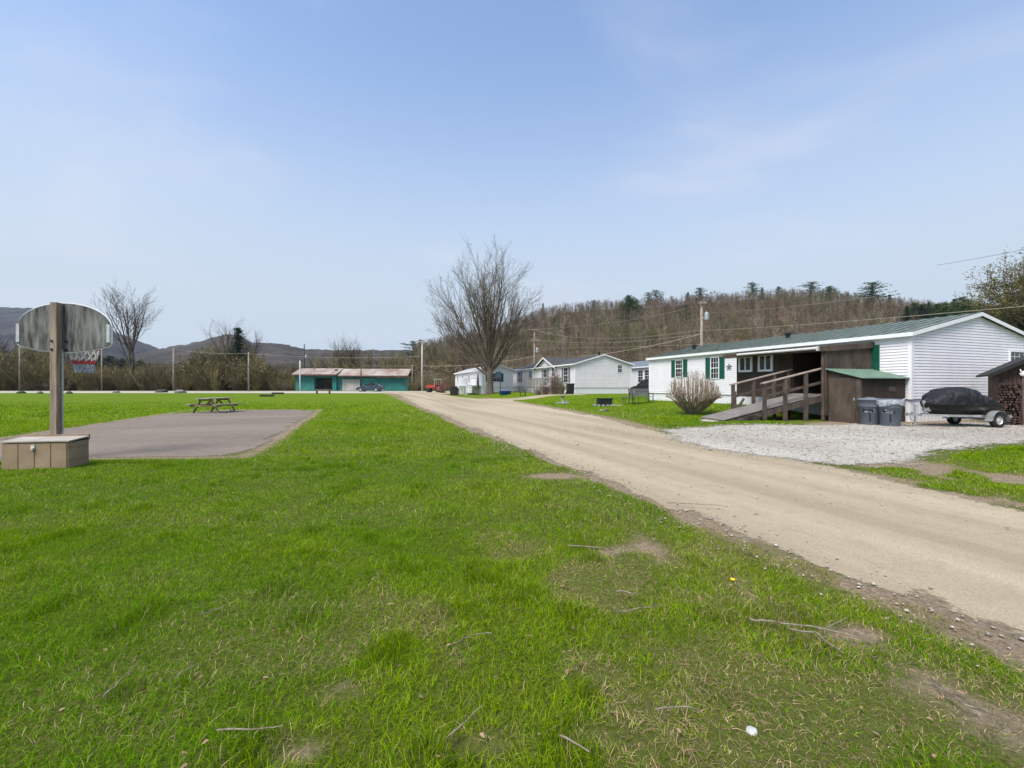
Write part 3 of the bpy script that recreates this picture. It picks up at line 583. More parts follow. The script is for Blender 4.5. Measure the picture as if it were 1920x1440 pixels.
can(*[X(1669, 13.05), 13.05], 'grey trash can with a clear plastic bag folded over its rim', True)

# ------------------------------------------------------------------ covered watercraft on its trailer
tx, ty = X(1791, 12.95), 12.95; tg = tz(tx, ty); TR = math.atan2(.1, 1)
tr = thing('boat_trailer', (tx, ty, tg), 'small galvanised boat trailer parked by the white gable wall', 'trailer', TR)
b = MB()
for s in (-1, 1):
    b.bar((1.15, s*.42, .34), (-.75, s*.42, .38), .06, .07); b.bar((-.75, s*.42, .38), (-1.35, s*.06, .38), .06, .07)
b.bar((-1.25, 0, .38), (-1.75, 0, .4), .07, .07); b.bar((1.1, -.45, .34), (1.1, .45, .34), .05, .06); b.bar((0, -.45, .36), (0, .45, .36), .05, .06); b.bar((.75, -.62, .26), (.75, .62, .26), .05, .05)
b.build('frame', m_('galv'), tr)
for s in (-1, 1):
    w_ = MB(); w_.mi = 0
    prof = [(.13, -.07), (.2, -.08), (.235, -.06), (.24, 0), (.235, .06), (.2, .08), (.13, .07)]
    n = 24; vs = [(.75+r_*math.cos(2*math.pi*k/n), s*.62+o_, .24+r_*math.sin(2*math.pi*k/n)) for r_, o_ in prof for k in range(n)]
    w_.add(vs, [(i*n+k, i*n+(k+1) % n, (i+1)*n+(k+1) % n, (i+1)*n+k) for i in range(6) for k in range(n)]); wo = w_.build('wheel', m_('rubber'), tr, True)
    h_ = MB(); prof = [(.0, -.05), (.05, -.055), (.08, -.03), (.12, -.035), (.135, -.06), (.135, .06), (.12, .035), (.08, .03), (.05, .055), (0, .05)]
    vs = [(.75+r_*math.cos(2*math.pi*k/n), s*.62+o_, .24+r_*math.sin(2*math.pi*k/n)) for r_, o_ in prof for k in range(n)]
    h_.add(vs, [(i*n+k, i*n+(k+1) % n, (i+1)*n+(k+1) % n, (i+1)*n+k) for i in range(9) for k in range(n)]); h_.build('rim', mat('wheel_rim', (.5, .5, .5), .4, .1, 9, metal=.3), wo)
    f = MB(); pr = [(.75+.3*math.cos(a), .24+.3*math.sin(a)) for a in [math.pi*(.02+.96*k/10) for k in range(11)]]; pr = [(1.1, .2)]+pr+[(.38, .22)]
    for (xa, za), (xb, zb) in zip(pr, pr[1:]): f.add([(xa, s*.62-.11, za), (xb, s*.62-.11, zb), (xb, s*.62+.11, zb), (xa, s*.62+.11, za), (xa, s*.62-.11, za-.006), (xb, s*.62-.11, zb-.006), (xb, s*.62+.11, zb-.006), (xa, s*.62+.11, za-.006)], [(0, 1, 2, 3), (7, 6, 5, 4), (0, 4, 5, 1), (3, 2, 6, 7)])
    f.build('fender', m_('galv'), tr)
    b = MB(); b.bar((1.0, s*.25, .42), (-.7, s*.2, .46), .08, .06); b.build('bunk', m_('black'), tr)
    b = MB(); b.box(1.15, 1.2, s*.6-.08, s*.6+.08, .3, .4); b.bar((1.12, s*.4, .34), (1.3, s*.62, .36), .04, .04); b.build('tail_lamp', m_('galv'), tr)
b = MB(); b.tube([(-1.42, .09, .72), (-1.42, .09, .14)], .026, 8); b.tube([(-1.42, .09, .72), (-1.34, .02, .76)], .014, 6); b.lathe([(0, -.02), (.07, -.02), (.07, .02), (0, .02)], (-1.42, .09, .1), 12); b.box(-1.5, -1.34, .04, .14, 0, .03); b.build('tongue_jack', m_('galv'), tr)
b = MB(); b.tube([(-1.79, 0, .42), (-1.72, 0, .47), (-1.6, 0, .46)], [.05, .045, .03], 8); b.box(-1.85, -1.75, -.05, .05, .36, .44); b.build('coupler', m_('galv'), tr)
b = MB(); b.bar((-1.15, 0, .4), (-1.2, 0, .85), .05, .05); b.lathe([(0, -.05), (.06, -.05), (.06, .05), (0, .05)], (-1.18, 0, .78), 10); b.build('winch_post', m_('galv'), tr)
b = MB(); b.tube([(-1.7, .02, .42), (-1.62, .06, .25), (-1.5, .1, .2), (-1.4, .1, .3)], .012, 5); b.build('safety_chain', m_('galv'), tr)
wc = thing('covered_watercraft', (tx, ty, tg), 'personal watercraft wrapped in a wrinkled black cover on the boat trailer', 'watercraft', TR)
tr.scale = wc.scale = (.89, .9, .93); n = 110; mrow = 60; ax_ = np.linspace(-1.22, 1.28, n)
tp = np.interp(ax_, [-1.22, -1.05, -.85, -.6, -.35, 0, .22, .3, .45, .62, .9, 1.15, 1.28], [.78, .9, 1.06, 1.21, 1.28, 1.29, 1.27, 1.2, 1.06, 1.03, .92, .78, .7])
hw = np.interp(ax_, [-1.22, -1.1, -.8, -.3, .5, 1.1, 1.28], [.05, .2, .42, .55, .58, .54, .42]); hem = np.interp(ax_, [-1.22, -.8, .5, 1.28], [.74, .72, .7, .68])
V = []; 
for i in range(n):
    for j in range(mrow):
        a = math.pi*j/(mrow-1); c_, s_ = math.cos(a), math.sin(a)
        yy = -hw[i]*np.sign(c_)*abs(c_)**.6; zz = hem[i]+(tp[i]-hem[i])*abs(s_)**(.8)
        fold = .08*(vn(ax_[i]*7+yy*2+zz*7, zz*2.5, 3)-.5)+.05*(vn(ax_[i]*14-zz*9, zz*5, 6)-.5)+.035*math.sin(ax_[i]*10+(zz*9)+2*vn(ax_[i]*3, zz*3, 8))*abs(c_)+.035*math.sin((ax_[i]-.25)*34)*(abs(c_)*np.exp(-((ax_[i]-.35)/.3)**2))
        V.append((ax_[i], yy*(1+fold*1.2), zz+fold*(.7 if .05 < abs(s_) else 0)))
FC = [(i*mrow+j, i*mrow+j+1, (i+1)*mrow+j+1, (i+1)*mrow+j) for i in range(n-1) for j in range(mrow-1)]
np_mesh('cover', V, FC, mat('black_tarp', (.01, .011, .014), .62, .3, 7, .002, 90, spec=.25, c2=(.019, .02, .025)), parent=wc, smooth=True)
bz = np.interp(ax_, [-1.22, -1.0, -.7, -.2, 1.2, 1.28], [.66, .5, .42, .4, .4, .46]); V = []; rows = [(-1, 0), (-.98, .35), (-.55, 1), (0, 1.12), (.55, 1), (.98, .35), (1, 0)]
for i in range(n):
    for a, q in rows: V.append((ax_[i]*.99, a*hw[i]*.97, (hem[i]+.02)*(1-q)+bz[i]*q if q <= 1 else bz[i]-.04))
np_mesh('hull', V, [(i*7+j, (i+1)*7+j, (i+1)*7+j+1, i*7+j+1) for i in range(n-1) for j in range(6)], mat('black_hull', (.006, .006, .007), .35, .2, 4), parent=wc, smooth=True)
b = MB(); b.box(-1.14, -1.02, -.1, .1, .5, .64); b.build('bow_eye', m_('galv'), wc)

# ------------------------------------------------------------------ dark hut and its firewood
hx, hy = X(1860, 13.7), 13.7; HR = R(-41)
hu = thing('garden_hut', (hx, hy, .15), 'dark weathered board hut with low gable roof at the right edge', 'shed', HR)
mh = mat('dark_hut_boards', (.065, .04, .033), .9, .3, 3, .004, 30, c2=(.12, .078, .065), stretch=(5, 5, .5))
b = MB(); W_, zE, zP = 3.3, 1.68, 2.55
b.prism([(.15, 0, 0), (W_-.15, 0, 0), (W_-.15, 0, zE), (W_/2, 0, zP), (.15, 0, zE)], (0, 1.9, 0))
b.build('wall', mh, hu)
b = MB()
for k in range(14): b.box(.62+k*.153, .62+k*.153+.143, -.03, -.002, .02, 1.55+.0*k)
b.build('board_cladding', mat('hut_front_boards', (.085, .06, .054), .9, .3, 2.5, .004, 30, c2=(.16, .115, .1), stretch=(5, 5, .4)), hu)
b = MB(); b.box(.6, 2.4, -.06, -.03, 1.55, 1.68); b.build('door_header', mat('hut_header', (.13, .085, .065), .85, .2, 5), hu)
b = MB()
for (xa, za, xb, zb) in ((-.12, 1.56, W_/2, 2.62), (W_/2, 2.62, W_+.12, 1.56)): b.prism([(xa, -.3, za), (xb, -.3, zb), (xb, -.3, zb+.07), (xa, -.3, za+.07)], (0, 2.4, 0))
b.build('roof', mat('hut_roof', (.03, .028, .028), .85, .3, 8, .004, 40), hu)
b = MB(); b.prism([(-.12, -.32, 1.5), (W_/2, -.32, 2.56), (W_/2, -.32, 2.66), (-.12, -.32, 1.6)], (0, .02, 0)); b.build('rake_board', m_('black'), hu)
b = MB(); b.lathe([(0, -.09), (.07, -.06), (.09, 0), (.06, .06), (0, .09)], (0, 0, 0), 12, 1.2, .4); b.tube([(.03, 0, .04), (.05, -.01, .16)], [.03, .005], 6); b.tube([(-.06, 0, .04), (-.09, -.01, .14)], [.03, .005], 6); b.tube([(.06, 0, -.02), (.13, 0, -.05)], [.03, .015], 6)
p = Matrix.Rotation(HR, 3, 'Z') @ Vector((.62, -.36, 1.76)); o = b.build('wall_ornament', mat('white_ornament', (.7, .68, .66), .6, .1, 9), None, True, loc=(hx+p.x, hy+p.y, .15+p.z-.13), rz=HR); tag(o, 'small white animal-shaped ornament under the dark hut gable', 'wall ornament')
rs = random.Random(3); fw = thing('firewood_stack', (hx, hy, .15), 'stack of split reddish firewood against the dark hut', 'firewood', HR)
b = MB(); lm = [mat('split_wood_%s' % c, v, .9, .3, 9, .004, 30) for c, v in (('red', (.07, .04, .033)), ('dark', (.05, .031, .027)), ('pale', (.082, .054, .045)))]
z = .06
while z < 1.35:
    x = .14+rs.uniform(-.05, .04)
    while x < .58:
        r_ = rs.uniform(.03, .055); b.mi = rs.choice([0, 0, 1, 1, 2]); n = rs.choice([4, 5, 6]); a0 = rs.uniform(0, 6); y0 = -.3+rs.uniform(-.05, .05)
        pl = [(x+r_*rs.uniform(.7, 1.1)*math.cos(a0+2*math.pi*k/n), y0, z+r_*rs.uniform(.7, 1.1)*math.sin(a0+2*math.pi*k/n)) for k in range(n)]; b.prism(pl, (0, .28, 0)); x += r_*1.9
    z += .078
b.build('log', lm, fw).name = 'split_logs'

# ------------------------------------------------------------------ homes further along
H2 = (6.64, 45.0); h2 = home('mobile_home', 'white double-wide home with dark shingle roof, cross gable and front deck', H2[0], H2[1], .55, 6.95, 20, .7, 3.2, 4.2, .15, mat('dark_shingles', (.045, .045, .05), .9, .2, 6, c2=(.08, .078, .08)), mat('grey_white_vinyl', (.72, .675, .7), .6, .04, 1.5, c2=(.76, .72, .745)), oy=.2, ox=.3, vents=((3.2, .5, .25),), group='white mobile homes beside the dirt road')
def z2(py, s, h, zb, t=0): return CH+(HZ-py)/F*(h[1]+.9453*s+.3261*t)-zb
gsm = m_('greyshut')
for (pa, pb, ya, yb, sh_) in ((1056.5, 1066.5, 690, 717, gsm), (1035, 1040, 689, 705, None), (1018.5, 1027, 693, 722, gsm), (972, 977.5, 698, 716, gsm)):
    s_ = (S(pa, H2)+S(pb, H2))/2; wd = abs(S(pa, H2)-S(pb, H2))
    window(h2, FRONT, s_, z2(yb, s_, H2, .55), z2(ya, s_, H2, .55), min(wd*.8, 1.3), sh_, (2, 2), .38, fr=.07)
s_ = S(995, H2); b = MB(); pbox(b, FRONT, s_-.5, s_+.5, .75, 2.85, .02, .06); b.build('door', mat('grey_door', (.2, .21, .23), .5, .2, 4), h2)
window(h2, GABLE, 5.45, z2(698, 0, H2, .55, 6)+.0, z2(691, 0, H2, .55, 6)+.35, .55, None, (2, 2), fr=.06)
# cross gable on the front
sA, sB = S(1043, H2), S(1005, H2); sm = (sA+sB)/2; hw_ = (sB-sA)/2
b = MB(); b.prism([(-.05, sm-hw_, 3.1), (-.05, sm+hw_, 3.1), (-.05, sm, 4.25)], (3.4, 0, 0)); b.build('cross_gable', mat('grey_white_vinyl', (.68,)*3), h2)
b = MB()
for sg in (-1, 1): b.prism([(-.35, sm+sg*(hw_+.25), 2.98), (-.35, sm, 4.3), (-.35, sm, 4.38), (-.35, sm+sg*(hw_+.25), 3.06)], (3.9, 0, 0))
b.build('cross_gable_roof', MATS['dark_shingles'], h2)
b = MB()
for sg in (-1, 1): b.prism([(-.38, sm+sg*(hw_+.27), 2.88), (-.38, sm, 4.2), (-.38, sm, 4.38), (-.38, sm+sg*(hw_+.27), 3.06)], (.028, 0, 0))
b.build('cross_gable_trim', m_('trim'), h2)
def deck(par, s0, s1, out, zt, mt, rail, stairs_at, x_off=0):
    b = MB(); b.box(-out, -.03, s0, s1, zt-.12, zt); b.build('deck_floor', mt, par)
    b = MB(); k = s0
    while k <= s1+.01: b.box(-out, -out+.1, k-.05, k+.05, -.4, zt+.95); k += (s1-s0)/5
    b.box(-out+.01, -out+.08, s0, s1, zt+.9, zt+.98); b.box(-out+.02, -out+.06, s0, s1, zt+.1, zt+.16)
    k = s0
    while k < s1: b.box(-out+.02, -out+.05, k, k+.04, zt+.12, zt+.92); k += .16
    b.box(-out, -.03, s0-.02, s0+.04, zt+.9, zt+.97); b.build('deck_railing', rail, par)
    if stairs_at is None: return
    b = MB(); n = 5
    for k in range(n): b.box(-out, -out+1.0, stairs_at-.28*(k+1), stairs_at-.28*k, -.3, zt-(k+1)*zt/(n+.5))
    b.build('steps', mt, par)
    b = MB()
    for xx in (-out+.02, -out+.95): b.bar((xx, stairs_at, zt+.9), (xx, stairs_at-1.5, .9), .05, .07); b.bar((xx, stairs_at-1.5, .95), (xx, stairs_at-1.5, -.2), .08, .08)
    b.build('stair_rail', rail, par)
sd0, sd1 = S(1019, (H2[0]-2.2*D2[0], H2[1]-2.2*D2[1])), S(989, (H2[0]-2.2*D2[0], H2[1]-2.2*D2[1]))
deck(h2, sd0, sd1, 2.2, .8, m_('deck'), mat('greyed_deck_rail', (.26, .24, .22), .8, .2, 5), sd0)
H1 = (-4.0, 57.0); h1 = home('mobile_home', 'white single-wide home behind the big bare tree with railed porch and steps', H1[0], H1[1], .52, 4.4, 17.7, .75, 3.05, 3.75, .15, mat('pale_roof', (.35, .35, .36), .7, .1, 4), mat('pale_vinyl', (.69, .67, .7), .6, .04, 1.5, c2=(.74, .72, .745)), oy=.2, ox=.3, group='white mobile homes beside the dirt road')
for px_ in (897, 880, 868, 859):
    s_ = S(px_, H1); window(h1, FRONT, s_, 1.55, 2.5, .75, None, (2, 2), fr=.06)
window(h1, GABLE, 1.75, 1.5, 2.6, 1.5, m_('gshut'), (3, 2), .4, fr=.06)
sd0, sd1 = .4, 5.6
deck(h1, sd0, sd1, 2.0, 1.0, m_('trim'), m_('trim'), None)
b = MB()
for k in range(8): b.box(-1.9, -.9, sd1+.3*k, sd1+.3*(k+1), -.3, 1.0-.13*k)
for xx in (-1.9, -.9): b.bar((xx, sd1, 1.95), (xx, sd1+2.5, .9), .06, .08)
b.bar((-1.9, sd1, 1.9), (-1.9, sd1, 0), .08, .08); b.build('far_steps', m_('trim'), h1)
H3 = (X(1256, 46), 46.); h3 = home('mobile_home', 'white home with blue-grey roof partly seen between its two neighbours', H3[0], H3[1], .6, 4.6, 14.5, .7, 3.1, 3.9, .15, mat('bluegrey_roof', (.14, .155, .19), .8, .15, 5), MATS['pale_vinyl'], oy=.2, ox=.3, group='white mobile homes beside the dirt road')
window(h3, FRONT, S(1201.5, H3), 1.25, 2.65, .9, None, (2, 2), fr=.07)
window(h3, FRONT, S(1214, H3), 1.4, 2.65, .9, None, (2, 2), fr=.07)
# ------------------------------------------------------------------ trees
def rotv(d, ang, az):
    a = d.orthogonal().normalized(); b = d.cross(a); return (d*math.cos(ang)+(a*math.cos(az)+b*math.sin(az))*math.sin(ang)).normalized()
def grow(rs, mb, p, d, ln, r, lvl, P, tips=None):
    """recursive limb; P: dict(levels, kids, ang, ratio, up, wob, sides)"""
    n = P['seg'][min(lvl, len(P['seg'])-1)]; pts = [p.copy()]; dirs = [d.copy()]; q = p.copy(); dd = d.copy()
    for i in range(n):
        dd = (dd+Vector((rs.uniform(-1, 1), rs.uniform(-1, 1), rs.uniform(-1, 1)))*P['wob']+Vector((0, 0, P['up']))).normalized(); q = q+dd*ln/n; pts.append(q.copy()); dirs.append(dd.copy())
    rad = [r*(1-.72*i/n) for i in range(n+1)]; mb.tube(pts, rad, P['sides'][min(lvl, len(P['sides'])-1)], False)
    if tips is not None and lvl >= P['levels']-1: tips.append(pts[-1])
    if lvl >= P['levels']: return
    k = P['kids'][lvl]
    for i in range(k):
        f = P.get('start', .25)+(1-P.get('start', .25))*(i+rs.random())/k; j = min(n-1, int(f*n)); u = f*n-j; pp = pts[j].lerp(pts[j+1], u); rr = r*(1-.72*f)
        nd_ = rotv(dirs[j], R(rs.uniform(*P['ang'])), rs.uniform(0, 6.283)); grow(rs, mb, pp, nd_, ln*rs.uniform(*P['ratio'])*(1.1-.45*f), max(rr*.62, P['rmin']), lvl+1, P, tips)
def leafbits(rs, tips, n, sp, size):
    V = []; 
    for t in tips:
        for _ in range(n):
            c = t+Vector((rs.gauss(0, sp), rs.gauss(0, sp), rs.gauss(0, sp))); a = Vector((rs.uniform(-1, 1), rs.uniform(-1, 1), rs.uniform(-1, 1)))*size; b = Vector((rs.uniform(-1, 1), rs.uniform(-1, 1), rs.uniform(-1, 1)))*size; V += [c, c+a, c+b]
    return np.array(V), np.arange(len(V)).reshape(-1, 3)
# the big bare tree
TX, TY = X(918, 54), 54.; rs = random.Random(11)
bt = thing('bare_tree', (TX, TY, tz(TX, TY)-.05), 'large leafless vase-shaped tree standing in front of the white homes', 'tree')
b = MB(); b.tube([(0, 0, -.2), (0, 0, .15), (.02, 0, .9), (.05, 0, 1.9), (.05, .05, 3.1), (.0, .1, 4.4)], [.72, .55, .44, .4, .38, .22], 14, False); b.build('trunk', m_('bark'), bt, True)
b = MB(); P1 = dict(levels=3, kids=[8, 6, 5], ang=(15, 36), ratio=(.4, .62), up=.062, wob=.075, seg=[9, 6, 4, 3], sides=[6, 4, 3, 3], rmin=.012, start=.18); tips = []
lim = [(-62, 0, 12.0, 2.3), (-56, 10, 12.2, 2.6), (-50, 40, 12, 2.8), (-44, -20, 13.2, 2.9), (-35, 5, 14, 3.2), (-27, -40, 14.5, 3.3), (-18, 20, 15.5, 3.6), (-9, -10, 16.5, 3.9), (-2, 60, 16.6, 4.2), (7, -20, 16, 4), (13, 30, 15.5, 3.6), (20, -5, 14, 3.5), (27, 15, 13.6, 3.2), (33, -30, 12.6, 3.0), (39, 20, 11.8, 2.8), (44, 0, 10.4, 2.6), (-30, 100, 11, 3), (25, 95, 10, 3), (-28, -100, 11, 3), (28, -90, 10, 3), (8, 90, 13, 3.6), (5, -90, 13, 3.6)]
for a, az, ln, z0 in lim:
    th_ = R(abs(a)); ph = R(az)+(math.pi if a < 0 else 0)
    if a < 0: ph = math.pi-R(az)
    d = Vector((math.sin(th_)*math.cos(ph), math.sin(th_)*math.sin(ph), math.cos(th_))); grow(rs, b, Vector((0, 0, z0)), d, (ln*.55+2.3), .15 if abs(az) < 50 else .12, 0, P1, tips)
b.build('crown', mat('grey_branch', (.085, .065, .048), .95, .25, .8, c2=(.145, .115, .086)), bt)
V, Fc = leafbits(rs, tips, 2, .16, .09); np_mesh('buds', V, Fc, mat('spring_buds', (.13, .125, .05), .8, .3, 2), parent=bt)

# template bare trees as arrays, for the woods
def template(seed, h, kind):
    rs = random.Random(seed); b = MB()
    if kind == 'tree':
        b.tube([(0, 0, 0), (rs.uniform(-.2, .2), rs.uniform(-.2, .2), h*.45), (rs.uniform(-.3, .3), rs.uniform(-.3, .3), h*.96)], [.16, .11, .02], 3, False)
        for k in range(15):
            f = rs.uniform(.3, .95); p = Vector((0, 0, h*f)); az = rs.uniform(0, 6.28); an = R(rs.uniform(25, 60)); d = Vector((math.cos(az)*math.sin(an), math.sin(az)*math.sin(an), math.cos(an))); ln = h*.3*(1.25-f); q = p+d*ln+Vector((0, 0, .2*ln))
            b.tube([p, q], [.05, .015], 3, False)
            for j in range(6):
                g = p.lerp(q, rs.uniform(.2, 1)); e = (d+Vector((rs.uniform(-.8, .8), rs.uniform(-.8, .8), rs.uniform(-.1, .9)))).normalized(); sd_ = e.orthogonal().normalized()*.05; l2 = rs.uniform(.5, 1.4)*h/13; n0 = len(b.v); b.v += [tuple(g-sd_), tuple(g+sd_), tuple(g+e*l2)]; b.f.append((n0, n0+1, n0+2)); b.m.append(0)
    else:
        for k in range(26):
            az = rs.uniform(0, 6.28); an = R(rs.uniform(5, 48)); d = Vector((math.cos(az)*math.sin(an), math.sin(az)*math.sin(an), math.cos(an))); p = Vector((rs.uniform(-.3, .3), rs.uniform(-.3, .3), 0)); ln = h*rs.uniform(.6, 1.05); q = p+d*ln
            b.tube([p, q], [.035, .012], 3, False)
            for j in range(9):
                g = p.lerp(q, rs.uniform(.15, 1)); e = (d+Vector((rs.uniform(-.8, .8), rs.uniform(-.8, .8), rs.uniform(-.1, .9)))).normalized(); sd_ = e.orthogonal().normalized()*.03; l2 = rs.uniform(.3, 1.); n0 = len(b.v); b.v += [tuple(g-sd_), tuple(g+sd_), tuple(g+e*l2)]; b.f.append((n0, n0+1, n0+2)); b.m.append(0)
    V = np.array(b.v); Fc = []
    for f in b.f: Fc += [(f[0], f[1], f[2])]+([(f[0], f[2], f[3])] if len(f) == 4 else [])
    return V, np.array(Fc)
TT = [template(i, 13, 'tree') for i in range(6)]; TB = [template(i+20, 4, 'bush') for i in range(4)]
def leafy_template(seed, h, n=260):
    rs = np.random.RandomState(seed); c = rs.normal(0, 1, (n, 3))*[h*.2, h*.2, h*.2]+[0, 0, h*.55]; a = rs.uniform(-1, 1, (n, 3))*.28; b_ = rs.uniform(-1, 1, (n, 3))*.28
    c[:, 2] = np.maximum(c[:, 2], .3); V = np.stack([c, c+a, c+b_], 1).reshape(-1, 3); return V, np.arange(n*3).reshape(-1, 3)
TL = [leafy_template(i, 5) for i in range(3)]
def scatter(name, label, x, y, z, sc, temps, cols, mt, seed, kind='stuff', cat='woodland'):
    rs = np.random.RandomState(seed); Vs, Fs, Cs = [], [], []; b = 0; ti = rs.randint(0, len(temps), len(x)); an = rs.uniform(0, 6.28, len(x))
    for i in range(len(x)):
        V, Fc = temps[ti[i]]; c, s = math.cos(an[i]), math.sin(an[i]); Q = V*sc[i]; Q = np.stack([Q[:, 0]*c-Q[:, 1]*s+x[i], Q[:, 0]*s+Q[:, 1]*c+y[i], Q[:, 2]+z[i]], 1)
        Vs.append(Q); Fs.append(Fc+b); Cs.append(np.repeat(cols[i][None], len(V), 0)); b += len(V)
    o = np_mesh(name, np.concatenate(Vs), np.concatenate(Fs), mt, np.concatenate(Cs)); tag(o, label, cat, kind=kind); return o
m_twigs = mat('wood_twigs', (1, 1, 1), .95, .2, .3, attr='col', spec=.1)
# ------------------------------------------------------------------ hills
def hill(name, knots, D0, D1_, D2_, lift, mt, jit, step, tree=0, foot=0, seed=0, px0=None, px1=None):
    kx = [a for a, _ in knots]; ky = [c for _, c in knots]; p0, p1 = kx[0], kx[-1]
    def H(px_, Yv):
        zr = np.maximum(CH+(HZ-np.interp(px_, kx, ky))/F*D1_-lift, .5); u = np.clip((Yv-D0)/(D1_-D0), 0, 1); v = np.clip((Yv-D1_)/(D2_-D1_), 0, 1)
        sh = u**.93*(1-.6*v*v); return .3+zr*sh+(fb(px_*.012+seed, Yv*.01, 9)-.5)*zr*.1*np.sin(np.pi*np.clip(u, 0, 1))
    nx = int((p1-p0)/F*D1_/step); ys = np.linspace(D0, D2_, int((D2_-D0)/step/1.3)); ps = np.linspace(p0, p1, nx); gp, gy = np.meshgrid(ps, ys)
    z = H(gp, gy); edge = ss(gp, p0, p0+60)*(1-ss(gp, p1-60, p1)) if px0 is None else 1
    x = (gp-960)/F*gy; zz = z*edge; rs = np.random.RandomState(seed); zz = zz+jit*(rs.uniform(0, 1, zz.shape)+1.3*fb(x/(step*2.5), gy/(step*2.5), 5))*np.clip((gy-D0)/30, 0, 1); zz[0] = -3
    if tree == 0: x = x+rs.uniform(-.4, .4, x.shape)*step
    V = np.stack([x.ravel(), gy.ravel(), zz.ravel()], 1); i = (np.arange(len(ys)-1)[:, None]*nx+np.arange(nx-1)[None]).ravel(); FC = np.stack([i, i+1, i+nx+1, i+nx], 1)
    o = np_mesh(name, V, FC, mt, smooth=(tree > 0)); tag(o, kind='structure'); return H
mh1 = mat('hill_bare_woods', (.03, .027, .023), 1, .4, .012, 2.5, .1, spec=.05, c2=(.07, .058, .045))
mh2 = mat('hill_woods_far', (.02, .02, .024), 1, .4, .008, 3, .08, spec=.05, c2=(.05, .046, .048))
hill('hill', [(-900, 640), (-400, 600), (-150, 580), (0, 577), (60, 578), (110, 596), (160, 604), (215, 622), (250, 638), (297, 655), (340, 665), (480, 672), (700, 690)], 700, 1500, 1900, 4, mh2, 5, 14, seed=2)
hill('hill', [(200, 690), (260, 664), (300, 655), (340, 648), (380, 641), (405, 632), (425, 628), (448, 630), (470, 643), (500, 644), (535, 647), (565, 654), (600, 656), (660, 658), (720, 657), (790, 658), (900, 670), (1000, 690)], 500, 1050, 1400, 4, mh1, 4, 9, seed=5)
RK = [(700, 690), (760, 668), (800, 655), (850, 643), (900, 630), (960, 613), (1010, 592), (1060, 580), (1160, 572), (1260, 568), (1340, 560), (1440, 553), (1560, 556), (1640, 563), (1720, 573), (1800, 578), (1920, 585), (2100, 585), (2500, 600), (3100, 640)]
mfl = mat('leaf_litter_slope', (.075, .055, .038), 1, .3, .15, .3, .8, spec=.05, c2=(.12, .088, .06))
RH = hill('hill', RK, 92, 270, 420, 3.5, mfl, 1.0, 4, tree=1, seed=7)
def hz_(px_, Y): return float(RH(np.float64(px_), np.float64(Y)))
rs_ = np.random.RandomState(5); n = 5200
yy = np.sqrt(rs_.uniform(98**2, 285**2, n)); pp = rs_.uniform(775, 2080, n); k = (yy > 100+np.clip(900-pp, 0, 200)*.2); yy, pp = yy[k], pp[k]; n = len(yy)
xx = (pp-960)/F*yy; zz = RH(pp, yy)-.3
base = np.array([.155, .124, .092])*rs_.uniform(.6, 1.35, (n, 1)); reg = fb(xx*.02, yy*.02, 3)
base = np.where((reg > .56)[:, None], base*[1.06, .94, .88], base); base = np.where(((reg < .42) & (rs_.uniform(0, 1, n) < .6))[:, None], base*[1.0, 1.15, .85], base)
pale = rs_.uniform(0, 1, n) < .1; base[pale] = np.array([.3, .25, .2])*rs_.uniform(.8, 1.2, (pale.sum(), 1))
scatter('bare_woods', 'leafless brown woods covering the hillside behind the mobile homes', xx, yy, zz, rs_.uniform(.42, .78, n)*(1-.25*ss(yy, 225, 275)), TT, base, m_twigs, 1)
# budding understorey on the slope
k = rs_.uniform(0, 1, n) < .22; pal = np.array([(.15, .15, .05), (.12, .13, .04), (.17, .14, .06), (.16, .11, .07)]); q = k & (fb(xx*.03, yy*.03, 8) > .45)
scatter('understorey', 'olive and tan budding undergrowth dotted over the hillside', xx[q]+2, yy[q]-1, zz[q], rs_.uniform(.5, 1.1, q.sum()), TL, pal[rs_.randint(0, 4, q.sum())]*rs_.uniform(.6, 1.1, (q.sum(), 1)), m_twigs, 2)
# woods and scrub behind the far road
def band(name, label, n, p0, p1, y0, y1, prof, temps, pal, seed, hgt, cat):
    rs = np.random.RandomState(seed); p = rs.uniform(p0, p1, n); y = rs.uniform(y0, y1, n); x = (p-960)/F*y; z = T(x, y)-.1; kx = [a for a, _ in prof]; ky = [c for _, c in prof]
    top = CH+(HZ-np.interp(p, kx, ky))/F*y; sc = np.clip((top-z)/hgt, .25, 3)*rs.uniform(.45, 1.02, n); pal = np.array(pal); c = pal[rs.randint(0, len(pal), n)]*rs.uniform(.6, 1.25, (n, 1))
    scatter(name, label, x, y, z, sc, temps, c, m_twigs, seed, cat=cat)
br = [(.2, .15, .085), (.17, .14, .07), (.23, .19, .09), (.16, .135, .05)]
band('thicket', 'dense bare brown thicket along the far side of the gravel road', 850, -150, 560, 88, 116, [(-150, 650), (60, 665), (160, 680), (240, 682), (340, 683), (400, 662), (470, 668), (520, 690), (560, 702)], TB, br, 31, 4, 'thicket')
band('thicket', 'olive budding bushes mixed into the roadside thicket', 330, -150, 540, 90, 110, [(-150, 655), (0, 655), (100, 668), (160, 690), (300, 690), (360, 672), (420, 656), (470, 662), (540, 706)], TL, [(.2, .175, .06), (.15, .14, .05), (.14, .1, .055)], 32, 5.2, 'thicket')
band('bare_woods', 'brown leafless trees rising behind the teal building', 330, 480, 905, 112, 175, [(480, 690), (560, 676), (600, 664), (640, 655), (700, 662), (760, 660), (800, 655), (850, 650), (905, 648)], TT, br+[(.14, .125, .06)], 33, 13, 'woodland')
band('understorey', 'olive budding shrubs behind the teal building', 120, 540, 900, 108, 150, [(540, 690), (640, 668), (700, 672), (760, 670), (900, 680)], TL, [(.14, .125, .055), (.12, .09, .055)], 34, 5.2, 'woodland')
